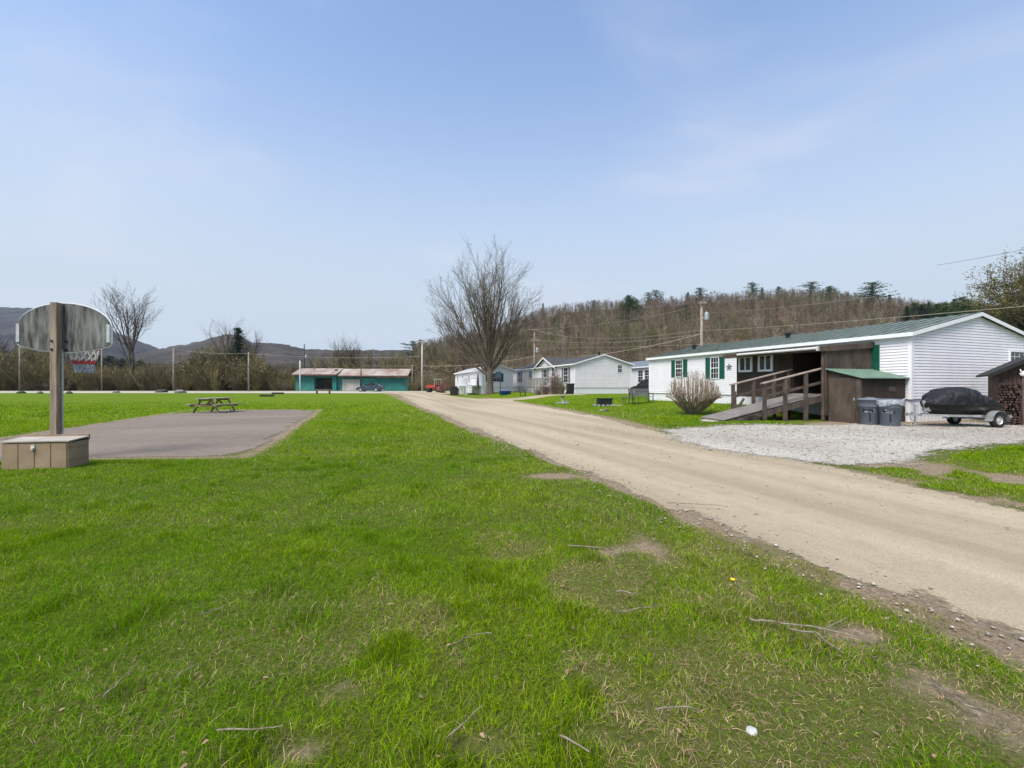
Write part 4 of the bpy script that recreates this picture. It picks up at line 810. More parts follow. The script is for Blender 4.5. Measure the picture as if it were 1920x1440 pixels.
band('thicket', 'brown brush at the foot of the wooded hill behind the white homes', 420, 760, 1700, 84, 100, [(760, 705), (900, 690), (1000, 680), (1200, 676), (1400, 650), (1700, 640)], TB, br, 35, 4, 'thicket')
band('bare_woods', 'bare trees beyond the thicket below the far hills', 260, -160, 520, 118, 190, [(-160, 640), (60, 645), (160, 668), (330, 668), (400, 645), (470, 650), (520, 690)], TT, br, 36, 13, 'woodland')

# conifers: trunk + crown of drooping boughs set with needle clumps
def conifer_mesh(seed, kind):
    rs = random.Random(seed); h = 12.; t = MB(); t.tube([(0, 0, -.3), (0, 0, h*.5), (.05, 0, h*.97)], [.2, .13, .02], 6, False); V = []
    z = h*(.1 if kind != 'pine' else .32); n = 0
    while z < h*.99:
        f = (z/h); f0 = .1 if kind != 'pine' else .32; u = (f-f0)/(1-f0)
        if kind == 'spruce': rad = 2.5*(1-u)**.85+.12
        elif kind == 'round': rad = 3.4*math.sin(math.pi*min(1, .18+.82*u))**.7+.25
        else: rad = 2.9*(math.sin(math.pi*min(.98, .22+.72*u)))**.8*rs.uniform(.45, 1.15)+.3
        for k in range(7 if kind != 'pine' else 5):
            az = rs.uniform(0, 6.283); ln = rad*rs.uniform(.6, 1.12); up = {'spruce': -.12, 'round': .2, 'pine': .3}[kind]; ex = Vector((math.cos(az), math.sin(az), up)); m = max(3, int(ln*5.5))
            for j in range(m):
                q = (j+rs.random())/m; c = Vector((0, 0, z))+ex*ln*q+Vector((rs.gauss(0, .12), rs.gauss(0, .12), rs.gauss(0, .1)))
                for _ in range(3):
                    a = Vector((rs.uniform(-1, 1), rs.uniform(-1, 1), rs.uniform(-.5, .8)))*.34; b_ = Vector((rs.uniform(-1, 1), rs.uniform(-1, 1), rs.uniform(-.5, .5)))*.26; V += [c, c+a, c+b_]
        z += h*.022 if kind != 'pine' else h*.03
    return t, np.array(V)
CM = {}
for kd in ('spruce', 'round', 'pine'):
    for v in range(2): CM[kd, v] = conifer_mesh(hash((3, v)) % 100+len(kd)*7+v, kd)
proto = {}
def conifer(px_, ytop, ybot, Y, kind, label, wide=1., dark=False, on_hill=True, group='evergreens on the wooded ridge', v=0):
    x = X(px_, Y); z = (hz_(px_, Y) if on_hill else tz(x, Y)); top = Z(ytop, Y); h = top-z
    if on_hill and ybot: h = max(h, (ybot-ytop)/F*Y); z = top-h
    r = thing('pine_tree' if kind != 'spruce' else 'spruce_tree', (x, Y, z), label, 'evergreen tree', (px_*.7) % 6.28, group)
    key = (kind, v, dark)
    if key not in proto:
        t, V = CM[kind, v]; to = t.build('trunk', m_('bark'), r); co_ = np_mesh('crown', V, np.arange(len(V)).reshape(-1, 3), m_('needled' if dark else 'needle'), parent=r); proto[key] = (to, co_)
    else:
        for q in proto[key]: c = q.copy(); COL.objects.link(c); c.parent = r
    s = h/12.; r.scale = (s*wide, s*wide, s); return r
rid = [(1018, 572, 590, 275, 'spruce', 1, 'small dark spruce at the left start of the wooded ridge'), (1113, 567, 592, 262, 'pine', 1.2, 'small pine tip rising above the ridge over the white gable home'), (1180, 558, 612, 195, 'round', 1.15, 'big bright green pine on the hillside, widest evergreen left of the transformer pole'),
 (1208, 583, 612, 190, 'spruce', 1.1, 'dark spruce just right of and below the big bright green pine'), (1215, 552, 580, 272, 'pine', 1.1, 'left one of a pair of thin pines on the ridge'), (1230, 548, 582, 272, 'pine', 1.3, 'right and taller one of a pair of thin pines on the ridge'),
 (1290, 552, 580, 268, 'spruce', 1.3, 'green spruce on the ridge just left of the transformer pole'), (1313, 544, 575, 265, 'pine', 1.5, 'spreading pine behind the top of the transformer pole'), (1352, 562, 575, 272, 'spruce', 1, 'low evergreen on the ridge right of the transformer pole'), (1411, 534, 562, 265, 'pine', 1.6, 'tallest spiky pine on the middle of the ridge'),
 (1429, 543, 562, 270, 'spruce', 1.2, 'short spruce beside the tallest spiky ridge pine'), (1460, 541, 560, 275, 'round', 1.0, 'rounded reddish-green evergreen between two ridge pines'), (1521, 533, 570, 255, 'pine', 1.9, 'broad open pine on the ridge over the brown porch roof'), (1556, 540, 568, 262, 'round', 1.3, 'dense round pine right of the broad open pine'),
 (1590, 552, 572, 270, 'spruce', 1.2, 'small evergreen between the dense round pine and the wide pale pine'), (1636, 534, 580, 235, 'pine', 2.0, 'wide pale pine with fanning boughs above the green roof'), (1668, 556, 575, 255, 'spruce', 1.3, 'short evergreen right of the wide pale pine'),
 (1040, 600, 640, 180, 'pine', 1.2, 'olive pine low on the slope left of the hillside'), (1286, 575, 612, 175, 'pine', 1.2, 'loose evergreen on the slope below the transformer pole top'), (1116, 585, 620, 205, 'pine', 1.1, 'thin ragged pine partway down the slope'), (905, 628, 650, 215, 'spruce', 1.1, 'dark spruce seen through the branches of the big bare tree')]
for i, (a, yt, yb, Y, kd, wd, lb) in enumerate(rid): conifer(a, yt-4, yb+6, Y, kd, lb, wd*1.2, v=i % 2)
ro = [(1700, 574), (1714, 568), (1728, 571), (1742, 566), (1756, 570), (1771, 567), (1789, 560), (1803, 557), (1818, 563), (1834, 566), (1849, 569), (1866, 572), (1885, 570)]
nm = ['first', 'second', 'third', 'fourth', 'fifth', 'sixth', 'seventh', 'eighth', 'ninth', 'tenth', 'eleventh', 'twelfth', 'thirteenth']
for i, (a, yt) in enumerate(ro): conifer(a, yt, 600, 150+(i*37 % 23), 'round' if i % 3 else 'spruce', '%s from the left in the dark green evergreen row behind the white gable' % nm[i], 1.25, dark=(i % 2 == 0), group='evergreen row behind the white gable', v=i % 2)
for i, (a, yt, yb, lb) in enumerate(((775, 640, 672, 'small dark pine above the far end of the teal building'), (789, 637, 670, 'dark pine behind the top of the white utility pole'))): conifer(a, yt, yb, 230, 'spruce' if i else 'pine', lb, 1.5, True, False, 'dark pines beyond the teal building', v=i)
conifer(446, 614, 735, 104, 'spruce', 'tall dark spruce standing among bare trees left of the teal building', 1.45, True, False, 'evergreens along the far road', 1)
for i, (a, yt) in enumerate(((205, 667), (228, 672), (180, 664), (262, 676), (395, 688), (480, 690))): conifer(a, yt, 735, 122+i*3, 'round', ['dark evergreen bush under the backboard net', 'dark evergreen below the left bare tree', 'dark evergreen beside the basketball backboard', 'low dark evergreen right of the left bare tree', 'low evergreen bush behind the picnic table', 'low evergreen bush left of the teal building'][i], 1.3, True, False, 'evergreens along the far road', i % 2)
# budding / bare individual trees
def bare(px_, ytop, Y, seed, label, spread, P=None, col=('twig',), z=None, buds=None, nl=9, trunk=.3, group='bare trees along the far road', name='bare_tree', base=None):
    x = X(px_, Y); z = tz(x, Y) if z is None else z; h = Z(ytop, Y)-z; rs = random.Random(seed); r = thing(name, (x, Y, z-.05), label, 'tree', 0, group)
    b = MB(); b.tube([(0, 0, -.3), (0, 0, h*.12), (.03*h, 0, h*.32), (0, 0, h*.5)], [trunk*1.25, trunk, trunk*.8, trunk*.5], 8, False); b.build('trunk', m_('bark'), r, True)
    b = MB(); PP = dict(levels=2, kids=[7, 5], ang=(18, 42), ratio=(.42, .7), up=.07, wob=.09, seg=[7, 4, 3], sides=[4, 3, 3], rmin=.02, start=.2); PP.update(P or {}); tips = []
    for k in range(nl):
        az = 6.283*k/nl+rs.uniform(-.3, .3); an = R(rs.uniform(spread*.25, spread)); z0 = h*rs.uniform(.2, .45); ln = (h-z0)*rs.uniform(.85, 1.0)*(1.0 if an < .6 else .85)
        grow(rs, b, Vector((0, 0, z0)), Vector((math.sin(an)*math.cos(az), math.sin(an)*math.sin(az), math.cos(an))), ln*.95, trunk*.45, 0, PP, tips)
    b.build('crown', MATS['grey_branch'] if col == ('twig',) else m_(col[0]), r)
    if buds: V, Fc = leafbits(rs, tips, buds[0], buds[1], buds[2]); np_mesh('foliage', V, Fc, mat(buds[3], buds[4], .85, .3, 1.5, trans=.2), parent=r)
    return r
bare(245, 556, 96, 4, 'tall bare tree right of the basketball backboard, against the far hill', 36, P=dict(levels=3, kids=[7, 5, 3], seg=[8, 5, 3, 2]), nl=10, trunk=.34)
bare(425, 612, 108, 6, 'tall thin-crowned bare tree left of the dark spruce', 30, nl=8, trunk=.3)
bare(472, 625, 112, 7, 'bare tree just right of the dark spruce', 30, nl=7, trunk=.25)
bare(640, 640, 135, 8, 'round-topped bare tree behind the teal building', 35, nl=9, trunk=.3)
bare(662, 645, 137, 9, 'bare tree with small crown right of the round-topped one behind the teal building', 35, nl=8, trunk=.25)
bare(60, 652, 100, 10, 'yellow-olive budding willow behind the left edge of the backboard', 55, nl=10, trunk=.3, buds=(7, .5, .22, 'willow_buds', (.2, .17, .06)), name='willow_tree')
bare(12, 625, 108, 12, 'brown bare tree at the left edge under the far hill', 40, nl=9, trunk=.3)
bare(110, 640, 112, 13, 'brown bare tree behind the basketball post', 40, nl=8, trunk=.3)
bare(375, 670, 106, 14, 'olive budding tree behind the picnic table', 50, nl=8, trunk=.22, buds=(6, .5, .2, 'olive_buds', (.13, .12, .05)))
bare(415, 655, 100, 15, 'large olive budding tree left of the dark spruce', 50, nl=10, trunk=.25, buds=(6, .6, .2, 'olive_buds', (.13, .12, .05)))
for i, (a, yt, Y, lb) in enumerate(((1113, 572, 190, 'pale bare trunk standing tall on the slope above the white gable home'), (1172, 602, 150, 'forked pale bare tree below the big bright green pine'), (1250, 590, 150, 'slender pale tree on the slope left of the transformer pole'), (1575, 585, 150, 'pale bare tree on the slope above the brown porch'), (1490, 590, 145, 'slender bare tree on the slope above the long green roof'), (870, 655, 110, 'bare tree behind the far white home'), (1060, 610, 160, 'slim bare tree on the slope behind the cross gable'), (1225, 622, 130, 'yellow-green budding tree at the foot of the slope'))):
    bare(a, yt, Y, 40+i, lb, 26, nl=8, trunk=.24, z=(hz_(a, Y) if Y > 120 else None), buds=(5, .5, .22, 'lime_buds', (.17, .16, .05)) if 'yellow-green' in lb else None, group='bare trees on the slope')
bare(1952, 508, 33, 60, 'budding tree with olive young leaves at the right edge behind the hut', 55, nl=12, trunk=.2, P=dict(levels=3, kids=[6, 5, 4]), buds=(9, .16, .12, 'olive_leaves', (.16, .145, .05)), z=.5, group=None)
bare(2135, 395, 24, 61, 'tall bare tree whose twigs reach in at the upper right edge', 40, nl=12, trunk=.22, P=dict(levels=3, kids=[6, 5, 3]), z=.4, group=None)
conifer(1926, 518, 620, 38, 'round', 'dark evergreen behind the budding tree at the right edge', 1.15, True, False, None, 1)

# ------------------------------------------------------------------ trimmed bush on the lawn
bx, by = G(1300, 777); bu = thing('shrub', (bx, by, tz(bx, by)-.02), 'leafless globe-trimmed bush with many pale stems beside the ramp', 'shrub'); rs = random.Random(77)
for nm_, N_, mt_ in (('stems', 170, mat('pale_stems', (.2, .155, .11), .9, .25, 4, c2=(.36, .3, .225))), ('twigs', 190, mat('tan_twigs', (.19, .145, .085), .9, .25, 4, c2=(.26, .2, .12)))):
    b = MB()
    for k in range(N_):
        az = rs.uniform(0, 6.283); el = math.acos(rs.uniform(.0, 1)); R0 = 1.08
        tip = Vector((R0*math.sin(el)*math.cos(az)*1.03, R0*math.sin(el)*math.sin(az), .98+.95*math.cos(el)*rs.uniform(.93, 1.02)-.18*math.sin(el)))
        bp = Vector((rs.uniform(-.14, .14), rs.uniform(-.1, .1), 0))
        if nm_ == 'stems':
            w_ = Vector((tip.x, tip.y, 0)); q = bp+w_*.42+Vector((0, 0, .36)); mid = w_*.85+Vector((0, 0, .72)); u3 = w_*1.0+Vector((rs.uniform(-.03, .03), 0, .72+(tip.z-.72)*.5)); b.tube([bp, q, mid, u3, tip], [.028, .022, .017, .013, .007], 4, False)
        else:
            w_ = Vector((tip.x, tip.y, 0)); p0 = w_*rs.uniform(.75, 1.0)+Vector((0, 0, rs.uniform(.7, max(.8, tip.z-.3)))); e = tip+Vector((rs.uniform(-.15, .15), rs.uniform(-.15, .15), rs.uniform(-.02, .06))); b.tube([p0, p0.lerp(e, .5)+Vector((rs.uniform(-.03, .03), rs.uniform(-.03, .03), -.02)), e], [.007, .006, .004], 3, False)
    b.build(nm_, mt_, bu)
V, Fc = leafbits(rs, [Vector((1.0*math.sin(e_)*math.cos(a_), 1.0*math.sin(e_)*math.sin(a_), 1.0+.88*math.cos(e_))) for e_, a_ in [(math.acos(rs.uniform(.15, 1)), rs.uniform(0, 6.28)) for _ in range(420)]], 2, .06, .03); np_mesh('buds', V, Fc, mat('bush_buds', (.12, .085, .04), .85, .3, 5), parent=bu)
def bush(px_, py_, w_, h_, label, cols, seed, zoff=0, name='shrub', Y=None, n=70):
    if Y is None: x, y = G(px_, py_)
    else: y = Y; x = X(px_, Y)
    rs = random.Random(seed); r = thing(name, (x, y, tz(x, y)-.02), label, 'shrub'); b = MB(); tips = []
    for k in range(n):
        az = rs.uniform(0, 6.283); an = rs.uniform(0, .9); ln = h_*rs.uniform(.6, 1.0); d = Vector((math.cos(az)*math.sin(an)*w_/h_, math.sin(az)*math.sin(an)*w_/h_, math.cos(an))); p0 = Vector((rs.uniform(-.2, .2)*w_, rs.uniform(-.2, .2)*w_, 0)); b.tube([p0, p0+d*ln*.5, p0+d*ln+Vector((0, 0, .03))], [.02, .015, .006], 3, False); tips.append(p0+d*ln); tips.append(p0+d*ln*.7)
    b.build('stems', m_('twig'), r)
    V, Fc = leafbits(rs, tips, 5, .13*w_, .07); np_mesh('foliage', V, Fc, mat(*cols), parent=r); return r
bush(1041, 739, 1.3, 2.6, 'tall tan and pink bush in front of the double-wide home', ('tan_pink_leaf', (.2, .14, .1), .85, .35, 2), 1, Y=42.5, n=140)
bush(1053, 741, .9, 1.5, 'greenish bush beside the black bin', ('grey_green_leaf', (.12, .14, .07), .85, .3, 2), 2, Y=42)
bush(1022, 742, 1.0, 1.0, 'low dark reddish bush at the foot of the deck stairs', ('dark_red_leaf', (.08, .045, .04), .85, .3, 2), 3, Y=42)
bush(1008, 741, .8, .9, 'small white-flecked bush under the front deck', ('white_fleck', (.4, .38, .35), .85, .4, 2), 4, Y=42.5)
bush(830, 731, 1.8, 1.9, 'pinkish-red flowering shrub beside the red tractor', ('pink_bloom', (.3, .07, .07), .85, .3, 2), 5, Y=66)
bush(72, 728, 2.4, 2.4, 'grey-white blossoming bush by the far road behind the backboard', ('white_bloom', (.3, .26, .23), .85, .3, 2), 6, Y=88)
bush(92, 728, 2.2, 2.1, 'second grey-white blossoming bush, right beside the first behind the post', ('white_bloom', (.3, .26, .23), .85, .3, 2), 7, Y=87.5)
bush(50, 730, 1.8, 1.4, 'low reddish brush by the far road at the left edge', ('red_brush', (.16, .07, .05), .85, .3, 2), 8, Y=87)
bush(535, 728, 2.2, 2.0, 'tan brushy shrub left of the teal building', ('tan_brush', (.2, .14, .09), .85, .3, 2), 9, Y=86)
# ------------------------------------------------------------------ teal building
YT = 88.; zt = .45
tb = thing('industrial_building', (X(554, YT), YT, zt), 'long low teal building with rusty metal roof beyond the gravel road', 'building', R(2)); tl = (X(764, YT)-X(554, YT))
mt_ = mat('teal_cladding', (.03, .2, .185), .6, .15, .8, c2=(.055, .25, .225)); mr_ = mat('rusty_roof', (.27, .15, .115), .7, .25, .5, c2=(.36, .33, .28), stretch=(1, .35, 1))
xa = tl*.36
b = MB(); b.prism([(0, 0, -.3), (0, 7, -.3), (0, 7, 3.5), (0, 3.2, 4.6), (0, 0, 3.3)], (xa*.12, 0, 0)); b.box(xa*.12, xa*.46, 0, 7, -.3, 3.3); b.box(xa*.46, xa*.9, 1.5, 7, -.3, 3.3); b.box(xa*.46, xa*.9, 0, .2, 2.7, 3.3); b.box(xa*.9, xa, 0, 7, -.3, 3.3)
b.box(xa, tl*.44, .5, 7, -.3, 3.0); b.box(tl*.44, tl*.58, .6, 7, -.3, 3.0); b.box(tl*.58, tl, .5, 7, -.3, 2.75)
k = 0.
while k < tl:
    if not (xa*.46 < k < xa*.9 or tl*.4 < k < tl*.56): b.box(k, k+.06, (-.03 if k < xa else .47), (0 if k < xa else .5), -.2, 3.2 if k < xa else 2.72)
    k += .6
b.build('wall', mt_, tb)
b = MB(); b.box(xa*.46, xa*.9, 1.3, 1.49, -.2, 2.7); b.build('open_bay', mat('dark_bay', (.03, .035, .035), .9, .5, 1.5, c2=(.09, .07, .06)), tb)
b = MB(); b.prism([(-.5, -.9, 3.25), (-.5, 3.2, 4.65), (-.5, 3.2, 4.75), (-.5, -.9, 3.35)], (xa+.8, 0, 0)); b.prism([(-.5, 3.2, 4.65), (-.5, 7.4, 3.3), (-.5, 7.4, 3.4), (-.5, 3.2, 4.75)], (xa+.8, 0, 0))
b.prism([(xa+.3, -.5, 3.02), (xa+.3, 3.3, 4.58), (xa+.3, 3.3, 4.68), (xa+.3, -.5, 3.12)], (tl-xa-.3, 0, -.0)); b.prism([(xa+.3, 3.3, 4.58), (xa+.3, 7.4, 3.2), (xa+.3, 7.4, 3.3), (xa+.3, 3.3, 4.68)], (tl-xa-.3, 0, 0))
b.build('roof', mr_, tb)
b = MB(); b.box(-.48, xa+.3, -.93, -.9, 3.1, 3.37); b.box(xa+.3, tl, -.54, -.5, 2.9, 3.13); b.build('roof_edge', mat('maroon_edge', (.1, .045, .05), .7, .3, 2), tb)
b = MB(); b.prism([(-.52, -.9, 3.0), (-.52, 3.2, 4.4), (-.52, 7.4, 3.1), (-.52, 7.4, 3.4), (-.52, 3.2, 4.76), (-.52, -.9, 3.36)], (.02, 0, 0)); b.build('gable_trim', m_('black'), tb)
b = MB()
for k in range(6): b.box(tl*.405+k*tl*.0265, tl*.405+k*tl*.0265+tl*.024, .42, .49, -.2, 2.35)
b.build('door', mat('cream_door', (.5, .46, .4), .7, .2, .8, c2=(.6, .57, .52)), tb)
b = MB(); b.box(tl*.6, tl*.7, .44, .5, 2.0, 2.6); b.build('window', mat('teal_panel', (.06, .26, .25), .5, .1, 1), tb)
for k, u in enumerate((.12, .33)):
    b = MB(); b.box(tl*u-.25, tl*u+.25, 1.6, 2.2, 4.1, 4.5); b.build('roof_vent', m_('black') if k else m_('galv'), tb)

# ------------------------------------------------------------------ vehicles
def car(name, label, x, y, rz, paint, group=None, scale=1.):
    r = thing(name, (x, y, tz(x, y)), label, 'car', rz, group); r.scale = (scale,)*3
    # side silhouettes at stations across the width: body then cabin
    lo = [(-2.3, .45), (-2.32, .75), (-2.2, .98), (-1.6, 1.02), (-.9, 1.0), (.9, .95), (1.5, .88), (2.15, .75), (2.3, .6), (2.28, .4), (1.8, .25), (-1.9, .25)]
    b = MB(); n = len(lo); W_ = [(-.9, .93), (-.84, 1.0), (.84, 1.0), (.9, .93)]
    vs = [(px_*s_, w_, .62+(z-.62)*(s_ if abs(w_) > .85 else 1)) for w_, s_ in W_ for px_, z in lo]
    b.add(vs, [(i*n+k, i*n+(k+1) % n, (i+1)*n+(k+1) % n, (i+1)*n+k) for i in range(3) for k in range(n)]+[tuple(range(n))[::-1], tuple(range(3*n, 4*n))]); b.build('body', paint, r)
    cb_ = [(-2.0, 1.0), (-1.45, 1.42), (-.7, 1.5), (.1, 1.46), (1.1, .93)]; b = MB(); n = len(cb_)
    vs = [(px_*(1 if z < 1.1 else .98), w_*(1 if z < 1.1 else .84), z) for w_ in (-.82, .82) for px_, z in cb_]
    b.add(vs, [(k, (k+1) % n, n+(k+1) % n, n+k) for k in range(n)]+[tuple(range(n))[::-1], tuple(range(n, 2*n))]); g = b.build('cabin_glass', m_('glass'), r)
    b = MB()
    for w_ in (-1, 1):
        for (xa_, za_), (xb_, zb_) in (((-1.98, 1.0), (-1.45, 1.43)), ((-.85, 1.0), (-.75, 1.5)), ((.1, 1.0), (.0, 1.46)), ((1.08, .95), (.1, 1.47))): b.bar((xa_, w_*.825, za_), (xb_, w_*.7, zb_), .05, .07)
    b.prism([(-1.47, -.7, 1.43), (-.7, -.7, 1.51), (.12, -.7, 1.47), (.12, -.7, 1.5), (-.7, -.7, 1.54), (-1.47, -.7, 1.46)], (0, 1.4, 0)); b.build('roof', paint, r)
    for sx in (-1.4, 1.4):
        for sy in (-1, 1):
            w_ = MB(); w_.prism([(sx+.33*math.cos(2*math.pi*k/16), sy*.8-.11, .33+.33*math.sin(2*math.pi*k/16)) for k in range(16)], (0, .22, 0)); wo = w_.build('wheel', m_('rubber'), r)
            h_ = MB(); h_.prism([(sx+.2*math.cos(2*math.pi*k/12), sy*.8-.125, .33+.2*math.sin(2*math.pi*k/12)) for k in range(12)], (0, .25, 0)); h_.build('rim', m_('galv'), wo)
    for sy in (-1, 1):
        b = MB(); b.box(2.18, 2.3, sy*.7-.16, sy*.7+.16, .62, .74); b.build('headlight', m_('trim'), r)
        b = MB(); b.box(-2.34, -2.25, sy*.7-.12, sy*.7+.12, .75, .92); b.build('tail_lamp', mat('red_lens', (.3, .02, .02), .3, .1, 5), r)
    return r
cx, cy = X(694, 76), 76.; car('parked_car', 'dark blue car parked in front of the teal building', cx, cy, R(176), mat('dark_blue_paint', (.02, .035, .06), .25, .15, 2, spec=.6, coat=.7))
v_ = (X(1222, 39), 39.); car('parked_car', 'dark car mostly hidden behind the near corner of the nearest white home', *v_, ROT+R(90), mat('black_paint_car', (.02, .02, .024), .25, .15, 2, spec=.6, coat=.7))
x_, y_ = X(818, 70), 70.
tr2 = thing('tractor', (x_, y_, tz(x_, y_)), 'small red farm tractor parked by the white pole at the road end', 'tractor', R(170)); rd = mat('red_paint', (.35, .05, .035), .5, .2, 3)
b = MB(); b.box(.1, 1.5, -.3, .3, .7, 1.25); b.box(-.9, .3, -.25, .25, .5, .9); b.prism([(1.5, -.3, .7), (1.65, -.3, .8), (1.65, -.3, 1.15), (1.5, -.3, 1.25)], (0, .6, 0)); b.build('hood', rd, tr2)
for sy in (-1, 1):
    b = MB(); b.prism([(-.6+.62*math.cos(2*math.pi*k/20), sy*.62-.15, .62+.62*math.sin(2*math.pi*k/20)) for k in range(20)], (0, .3, 0)); wo = b.build('rear_wheel', m_('rubber'), tr2)
    b = MB(); b.prism([(-.6+.32*math.cos(2*math.pi*k/12), sy*.62-.17, .62+.32*math.sin(2*math.pi*k/12)) for k in range(12)], (0, .34, 0)); b.build('rim', rd, wo)
    b = MB(); b.prism([(1.2+.36*math.cos(2*math.pi*k/16), sy*.5-.1, .36+.36*math.sin(2*math.pi*k/16)) for k in range(16)], (0, .2, 0)); b.build('front_wheel', m_('rubber'), tr2)
    b = MB(); b.box(-1.1, -.05, sy*.62-.2, sy*.62+.2, 1.26, 1.3); b.build('fender', rd, tr2)
b = MB(); b.box(-.75, -.35, -.25, .25, .95, 1.05); b.box(-.8, -.74, -.25, .25, 1.05, 1.4); b.build('seat', m_('black'), tr2)
b = MB()
for sx in (-.9, .15):
    for sy in (-.42, .42): b.bar((sx, sy, .9), (sx, sy, 2.1), .05, .05)
b.box(-1.0, .3, -.5, .5, 2.1, 2.16); b.build('canopy_frame', m_('galv'), tr2)

# ------------------------------------------------------------------ basketball hoop
px0, py0 = X(113, 8.25), 8.25; HRZ = R(3)
bh = thing('basketball_hoop', (px0, py0, 0), 'old basketball hoop on a square wooden post, seen from behind its weathered fan backboard', 'basketball hoop', HRZ)
b = MB(); b.box(-.068, .055, -.13, -.01, -.3, 3.0); b.build('post', mat('old_post_wood', (.22, .165, .12), .85, .22, 5, .003, 40, c2=(.33, .26, .2), stretch=(4, 4, .35)), bh, bevel=.006)
b = MB(); b.box(.062, .08, -.05, -.02, -.2, 2.1); b.build('steel_channel', m_('galv'), bh)
mb_ = mat('weathered_backboard', (.055, .055, .05), .9, .3, 3.2, .002, 20, c2=(.235, .24, .23), stretch=(2.6, 1, .45), cut=(.38, .66))
pts = []; hwid = .9
top = [(-.9+1.8*i/28, 0) for i in range(29)]
out = [(x_-0+.06, z_) for x_, z_ in [(-.86, 2.23), (-.86, 2.5)]+[(-.86*math.cos(math.pi*(i/24)), 2.52+.48*math.sin(math.pi*i/24)) for i in range(1, 24)]+[(.86, 2.5), (.86, 2.23), (.8, 2.18), (.45, 2.1), (0, 2.06), (-.45, 2.1), (-.8, 2.18)]]
b = MB(); b.prism([(x, 0.0, z) for x, z in out][::-1], (0, .035, 0)); bd = b.build('backboard', mb_, bh)
b = MB()
for i in range(len(out)):
    (xa_, za_), (xb_, zb_) = out[i], out[(i+1) % len(out)]; b.bar((xa_, .03, za_), (xb_, .03, zb_), .012, .05)
b.build('edge_rim', m_('trim'), bd)
b = MB()
for sx in (-1, 1): b.box(.06+sx*.83-.03, .06+sx*.83+.03, -.012, -.002, 2.25, 2.6)
b.build('side_stripe', mat('stripe_paint', (.42, .44, .45), .7, .2, 8), bd)
b = MB()
for x in (-.03, .12):
    for z in (2.1, 2.26): b.lathe([(.022, -.0), (.022, .012), (0, .014)], (0, 0, 0), 8) if 0 else b.box(x-.018, x+.018, -.145 if x < .07 else -.02, -.13 if x < .07 else -.004, z-.018, z+.018)
b.build('bolt', m_('black'), bh).name = 'bolts'
rc = (.06, .42, 2.14); b = MB(); n = 24; b.tube([(rc[0]+.228*math.cos(2*math.pi*k/n), rc[1]+.228*math.sin(2*math.pi*k/n), rc[2]) for k in range(n+1)], .01, 6, False); b.bar((rc[0]-.08, .03, 2.13), (rc[0]-.08, .22, 2.13), .02, .05); b.bar((rc[0]+.08, .03, 2.13), (rc[0]+.08, .22, 2.13), .02, .05); b.build('rim', mat('rim_orange', (.3, .07, .03), .6, .3, 9), bh)
b = MB(); N = 12; lv = [(0, .228), (-.13, .2), (-.22, .175), (-.3, .15), (-.38, .135), (-.47, .13)]
for i in range(5):
    b.mi = [0, 0, 1, 2, 2][i]
    for k in range(N):
        for sg in (-.5, .5):
            a0 = 2*math.pi*(k+(i % 2)*.5)/N; a1 = a0+sg*2*math.pi/N; z0, r0 = lv[i]; z1, r1 = lv[i+1]
            b.tube([(rc[0]+r0*math.cos(a0), rc[1]+r0*math.sin(a0), rc[2]+z0), (rc[0]+r1*math.cos(a1), rc[1]+r1*math.sin(a1), rc[2]+z1)], .008 if i < 2 else .011, 4, False)
b.build('net', [mat('net_white', (.65, .62, .6), .8, .1, 9), mat('net_red', (.45, .06, .07), .8, .1, 9), mat('net_blue', (.35, .4, .5), .8, .2, 9)], bh)
# ------------------------------------------------------------------ storage box
bxx, bxy = X(8, 7.2), 7.2
sb = thing('storage_box', (bxx+.05, bxy-.08, 0), 'low tan panelled storage box with a lid at the foot of the hoop post', 'storage box', R(9)); sb.scale = (.92, .6, 1); mbx = mat('tan_panel', (.26, .185, .11), .75, .12, 2.5, c2=(.32, .235, .155))
b = MB(); b.box(0, 1.04, 0, .72, -.05, .44)
b.build('body', mbx, sb, bevel=.004)
b = MB()
for k in range(4): b.box(.012+k*.257, .012+k*.257+.243, -.014, -.002, -.03, .425)
for z in ((-.03, .12), (.128, .34), (.348, .435)): b.box(1.042, 1.052, .01, .71, *z)
b.build('panels', mbx, sb, bevel=.002)
b = MB(); b.prism([(-.02, -.03, .455), (1.08, -.03, .455), (1.08, .66, .49), (-.02, .66, .49)], (0, 0, .02)); b.build('lid', mat('tan_lid', (.34, .3, .255), .7, .1, 3, c2=(.42, .38, .33)), sb)
b = MB(); b.box(-.01, 1.07, .664, .72, .44, .54); b.build('back_rail', mbx, sb)
b = MB(); b.box(.47, .53, -.035, -.015, .33, .41); b.lathe([(.0, -.025), (.024, -.02), (.024, .02), (0, .025)], (.5, -.045, .345), 10); b.build('latch', mat('latch_metal', (.6, .58, .55), .4, .1, 9, metal=.3), sb)
